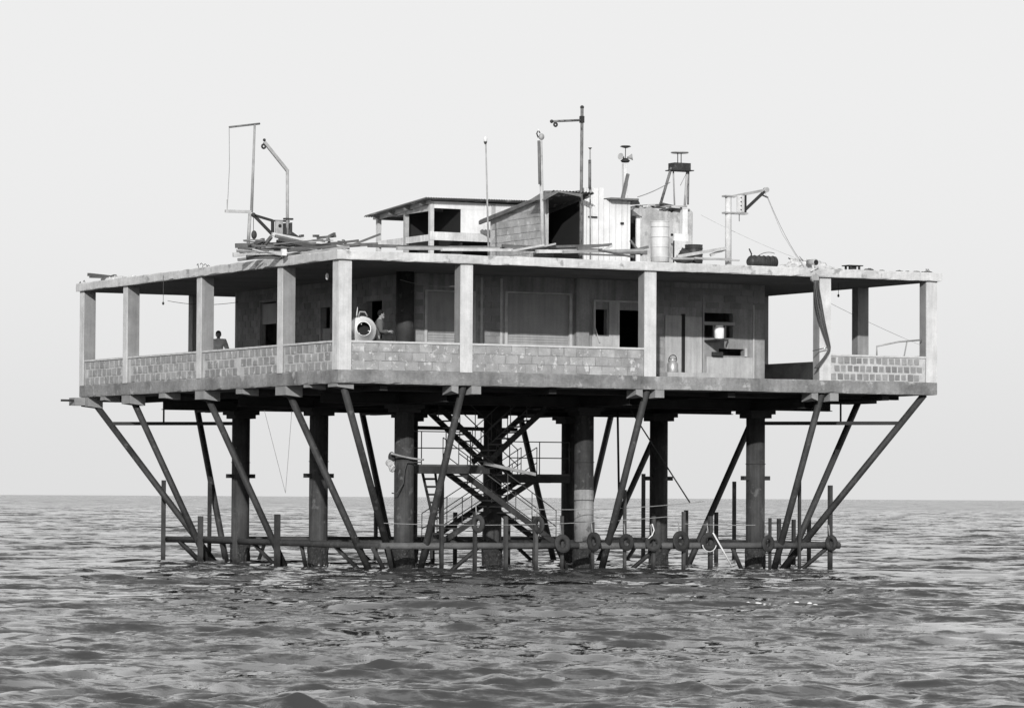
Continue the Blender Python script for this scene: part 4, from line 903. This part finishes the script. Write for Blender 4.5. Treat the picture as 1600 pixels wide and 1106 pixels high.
# ------------------------------------------------------------------ veranda: hoses, can, lamps, mixer
p = at(1273, 435, 1, -.1); HP = thing('hose_pulley', 'round pale pulley wheel hung at the roof edge over the hoses', 'pulley', p)
MB().lathe(p+Vector((0, -.05, 0)), [(.12, 0), (.14, .02), (.10, .05), (.14, .08), (.12, .10)], 20, (0, 1, 0)).build('wheel', GALV, HP)
MB().tube([p, at(1270, 414, 1, -.14)], .035, 8).tube([at(1266, 424, 1, -.14), at(1278, 418, 1, -.14)], .03, 6).build('hanger', WOODP, HP)
for k, dx in enumerate((0, 3, 6, 9)):
    pts = [at(1272+dx*.6, 438, 1, -.16-.02*k), at(1274+dx, 470, 1, -.16-.02*k), at(1281+dx*.9, 505, 1, -.16-.02*k), at(1291+dx*.5, 534, 1, -.16-.02*k), at(1294+dx*.3, 546, 1, -.16), at(1286+dx*.3, 560, 1, -.15), at(1273+dx*.5, 575, 1, -.15)]
    sm = []
    for i in range(len(pts)-1):
        p0 = pts[max(0, i-1)]; p1 = pts[i]; p2 = pts[i+1]; p3 = pts[min(len(pts)-1, i+2)]
        for j in range(5):
            t = j/5; sm.append(.5*((2*p1)+(p2-p0)*t+(2*p0-5*p1+4*p2-p3)*t*t+(3*p1-p0-3*p2+p3)*t**3))
    sm.append(pts[-1]); tag(MB().tube(sm, .02, 6).build('hose', CABLE if k != 1 else RAILT), '%s of the four hoses hanging in a bundle from the roof-edge pulley' % ('leftmost', 'second from left', 'third from left', 'rightmost')[k], 'hose', 'hoses hanging from the roof pulley')
tag(MB().tube([at(1270, 548, 1, -.16), at(1292, 543, 1, -.18)], .016, 6).build('hose_tie', CABLE), 'short tie holding the hanging hoses to the column', 'rope')
p = at(1051, 572, 1, 3.9); MC = thing('milk_can', 'pale metal milk can on the floor by the boarded wall', 'can', (p.x, 3.9, ZF+.3)); z0 = ZF+.27
tag(MB().box((p.x-.35, 3.6, ZF+.002), (p.x+1.6, 4.2, z0-.003)).build('low_ledge', PANEL), 'low pale ledge along the boarded wall under the can', 'ledge')
MB().lathe((p.x, 3.9, z0), [(.16, 0), (.165, .02), (.165, .26), (.10, .35), (.08, .38), (.10, .41)], 20).build('body', CAN, MC)
MB().lathe((p.x, 3.9, z0+.41), [(.11, 0), (.11, .03), (.03, .05)], 16).build('lid', CAN, MC)
MB().torus((p.x, 3.9, z0+.39), .14, .014, (0, 1, .2), 16, 6).build('handle', STEEL, MC)
p = at(1124, 519, 1, 3.7); LP = thing('white_canister', 'bright white canister standing in the hatch window of the boarded wall', 'canister', p)
MB().lathe(p+Vector((0, 0, -.21)), [(.12, 0), (.15, .03), (.15, .33), (.12, .38), (.12, .42)], 20).build('shell', CANM, LP)
MB().box((p.x-.2, 3.5, p.z-.27), (p.x+.2, 4.28, p.z-.22)).build('shelf', STEEL, LP)
tag(MB().tube(sag(at(1138, 530, 1, 4.15), at(1134, 540, 1, 4.15), 0), .018, 5).build('shelf_strap', CABLE), 'dark strap below the white canister', 'strap')
p = at(1120, 553, 1, 4.15); tag(MB().box((p.x-.16, 4.1, p.z-.05), (p.x+.2, 4.2, p.z+.06)).build('rag', STRUT), 'dark rag hanging from the left end of the wall slot', 'rag')
for px_, py0, py1, pl, lb in ((511, 420, 432, 2.0, 'white glass lamp bulb hanging under the roof left of the corner column'), (1310, 452, 462, 2, 'small dark lamp bulb hanging under the right end of the roof'), (255, 462, 474, 10, 'small dark lamp hanging under the far left part of the roof')):
    a = at(px_, py0, 1, pl); b_ = at(px_, py1, 1, pl); T = thing('hanging_lamp', lb, 'lamp', b_)
    MB().tube([(a.x, a.y, ZR), b_], .008, 5).build('flex', CABLE, T); MB().ball(b_, (.05, .05, .10) if px_ == 511 else (.035, .035, .05)).build('bulb', WHITE if px_ == 511 else STEEL, T)
tag(MB().tube(sag(at(625, 437, 1, 3.6), at(716, 447, 1, 1), .08), .008, 5).build('clothes_line', ROPE), 'thin line strung under the roof in the bay with the mixer', 'line')
tag(MB().tube(sag(at(1290, 470, 1, 6), at(1440, 540, 1, 6), .04), .006, 5).build('veranda_wire', GALV), 'wire sloping down across the open right-hand bay', 'wire')
tag(MB().tube(sag(at(262, 470, 1, 14), at(372, 472, 1, 14), .1), .008, 5).build('veranda_wire', CABLE), 'wire sagging across the open left-hand bay', 'wire')
# concrete mixer
p = at(567, 517, 1, .80); CM = thing('concrete_mixer', 'white concrete mixer drum with open mouth behind the parapet by the corner column', 'concrete mixer', (p.x, .80, ZF))
ax = Vector((-.25, -.93, .16)).normalized()
b = MB(); prof = [(.20, -.62), (.36, -.50), (.40, -.14), (.385, -.02), (.205, .13), (.21, .145), (.198, .145), (.19, .11), (.35, -.06), (.36, -.2), (.2, -.55), (.01, -.58)]
cc = Vector((p.x, .80, at(567, 515, 1, .80).z)); b.lathe(cc, prof, 28, ax); dr = b.build('drum', CANM, CM)
MB().lathe(cc-ax*.3, [(.19, 0), (.31, .05), (.33, .12), (.30, .14)], 24, ax).build('drum_lining', DARK, CM)
for k in range(3):
    an = 2.1*k; e = ax.orthogonal().normalized(); g = ax.cross(e); d = e*math.cos(an)+g*math.sin(an)
    MB().bar(cc-ax*.25+d*.30, cc+ax*.05+d*.20, .02, .12, up=d).build('mixing_blade', WHITE, CM)
MB().torus(cc-ax*.15, .405, .025, ax, 28, 6).build('gear_ring', GALV, CM)
MB().tube([cc+Vector((-.14, 0, .38)), cc+Vector((-.10, 0, .50)), cc+Vector((.06, 0, .50)), cc+Vector((.14, 0, .38))], .022, 8).build('handle', GALV, CM)
MB().tube([cc+Vector((-.20, 0, .38)), cc+Vector((-.17, 0, .63))], .02, 6, r2=.008).build('lever', WHITE, CM)
for s in (-1, 1):
    MB().bar((cc.x+s*.43, .85, cc.z), (cc.x+s*.45, 1.2, ZF), .06, .06).build('leg', STRUT, CM); MB().bar((cc.x+s*.43, .85, cc.z), (cc.x+s*.45, .45, ZF), .06, .06).build('leg', STRUT, CM)
tag(MB().box((at(547, 500, 1, 1.8).x, 1.8, ZF+.001), (at(553, 500, 1, 1.8).x, 2.3, at(550, 497, 1, 1.8).z)).build('motor_cover', STRUT), 'grey motor box at the left of the concrete mixer', 'motor box')

# ------------------------------------------------------------------ people
def person(base, face_dir, pose, label, shirt, lean=0.0):
    base = Vector(base); fw = Vector((face_dir[0], face_dir[1], 0)).normalized(); rt = Vector((fw.y, -fw.x, 0)); up = Vector((0, 0, 1))
    P = thing('person', label, 'person', base)
    def L(f, r, u): return base+fw*f+rt*r+up*u
    def skin(name, m, pts, edges, root=0, sub=2):
        me = bpy.data.meshes.new(name); me.from_pydata([tuple(q[0]-base) for q in pts], edges, []); o = place(me, name, base, P)
        md = o.modifiers.new('skin', 'SKIN'); md.use_smooth_shade = True
        sk = me.skin_vertices[0].data if me.skin_vertices else None
        if sk is None:
            bm = bmesh.new(); bm.from_mesh(me); bm.verts.layers.skin.verify(); bm.to_mesh(me); bm.free(); sk = me.skin_vertices[0].data
        for i, q in enumerate(pts): sk[i].radius = q[1]; sk[i].use_root = (i == root)
        o.modifiers.new('sub', 'SUBSURF').levels = sub; o.modifiers['sub'].render_levels = sub; me.materials.append(m); return o
    ln = lean
    hip = L(0, 0, .93); chest = L(.02+ln*.6, 0, 1.26); neck = L(.03+ln, 0, 1.46); hd = L(.06+ln*1.15, 0, 1.60)
    # one continuous body: pelvis, spine, neck, legs, arms
    pts = [(hip, (.13, .095)), (L(ln*.3, 0, 1.10), (.11, .08)), (chest, (.125, .085)), (L(.02+ln*.9, 0, 1.39), (.09, .065)), (neck, (.055, .055)), (L(.045+ln*1.05, 0, 1.53), (.055, .055))]
    ed = [(0, 1), (1, 2), (2, 3), (3, 4), (4, 5)]
    for s in (-1, 1):
        i = len(pts); pts += [(L(0, .10*s, .86), (.095, .095)), (L(.02, .11*s, .48), (.065, .065)), (L(-.02, .12*s, .09), (.042, .042)), (L(.12, .13*s, .04), (.04, .03))]; ed += [(0, i), (i, i+1), (i+1, i+2), (i+2, i+3)]
    hands = []
    for s in (-1, 1):
        el, wr = pose[0 if s < 0 else 1]; i = len(pts)
        sh = L(.02+ln*.9, .19*s, 1.41)
        pts += [(sh, (.062, .062)), (L(*el), (.045, .045)), (L(*wr), (.031, .031))]; ed += [(3, i), (i, i+1), (i+1, i+2)]; hands.append((L(*el), L(*wr)))
    skin('body', SKIN, pts, ed)
    # head with face
    b = MB(); b.ball(hd, (.078, .078, .112), 16, 12)
    b.lathe(hd+fw*.070+up*-.005, [(.018, -.03), (.013, .0), (.004, .025)], 8, fw)          # nose
    b.ball(hd+fw*.045-up*.075, (.045, .045, .04), 10, 6)                                     # chin
    for s in (-1, 1): b.ball(hd+rt*.078*s-up*.01, (.014, .018, .03), 8, 6)                   # ears
    b.build('head', SKIN, P)
    MB().ball(hd-fw*.018+up*.032, (.088, .088, .098), 16, 10).build('hair', HAIR, P)
    e = MB()
    for s in (-1, 1): e.ball(hd+fw*.070+rt*.03*s+up*.012, (.012, .012, .008), 8, 6)
    e.bar(hd+fw*.074-rt*.022-up*.05, hd+fw*.074+rt*.022-up*.05, .01, .007); e.build('eyes_and_mouth', HAIR, P)
    # shirt with sleeves and trousers follow the body
    sp = [(L(0, 0, .95), (.168, .13)), (L(ln*.3, 0, 1.10), (.155, .115)), (chest, (.18, .13)), (L(.02+ln*.88, 0, 1.395), (.13, .10)), (L(.03+ln*.95, 0, 1.435), (.07, .065))]; se = [(0, 1), (1, 2), (2, 3), (3, 4)]
    for k, s in enumerate((-1, 1)):
        i = len(sp); sh = L(.02+ln*.9, .19*s, 1.405); el, wr = hands[k]; sp += [(sh, (.09, .09)), (el, (.068, .068)), (el.lerp(wr, .9), (.052, .052))]; se += [(3, i), (i, i+1), (i+1, i+2)]
    skin('shirt', shirt, sp, se)
    tp = [(L(0, 0, .94), (.165, .125))]; te = []
    for s in (-1, 1): i = len(tp); tp += [(L(0, .10*s, .84), (.105, .105)), (L(.02, .11*s, .48), (.08, .08)), (L(-.02, .12*s, .12), (.062, .062))]; te += [(0, i), (i, i+1), (i+1, i+2)]
    skin('trousers', TROUS, tp, te)
    # hands: palm, four fingers and a thumb each
    for k, s in enumerate((-1, 1)):
        el, wr = hands[k]; d = (wr-el).normalized(); sd = d.cross(up).normalized(); dn = sd.cross(d)
        h = MB(); h.bar(wr-d*.01, wr+d*.085, .078, .028, w2=.082)
        for q in range(4):
            o = wr+d*.08+sd*(-.03+.02*q); ln_ = (.062, .072, .068, .052)[q]
            h.tube([o, o+d*ln_*.5, o+d*ln_*.8+dn*-.02, o+d*ln_*.9-dn*.045], .0095, 6, r2=.007)
        h.tube([wr+d*.02-sd*.036*s, wr+d*.055-sd*.065*s, wr+d*.09-sd*.07*s-dn*.01], .012, 6, r2=.008); h.build('hand', SKIN, P)
    P.scale = (1.05, 1.05, 1.05)
    return P
q = at(592, 500, 1, 2.3)
person((q.x-.06, 2.3, ZF+.0), (.95, -.35, 0), (((.10, -.26, 1.10), (.30, -.16, 1.12)), ((.08, .25, 1.11), (.30, .16, 1.14))), 'dark-haired person in a grey shirt facing right beside the concrete mixer', SHIRT, .05)
q = at(341, 530, 1, 17.9)
person((q.x, 17.9, ZF), (-.35, -.9, 0), (((.02, -.30, 1.10), (.20, -.18, .98)), ((-.06, .33, 1.14), (.10, .24, .98))), 'dark-haired person in a light jacket standing with one arm akimbo behind the left parapet', SHIRT2, .10)
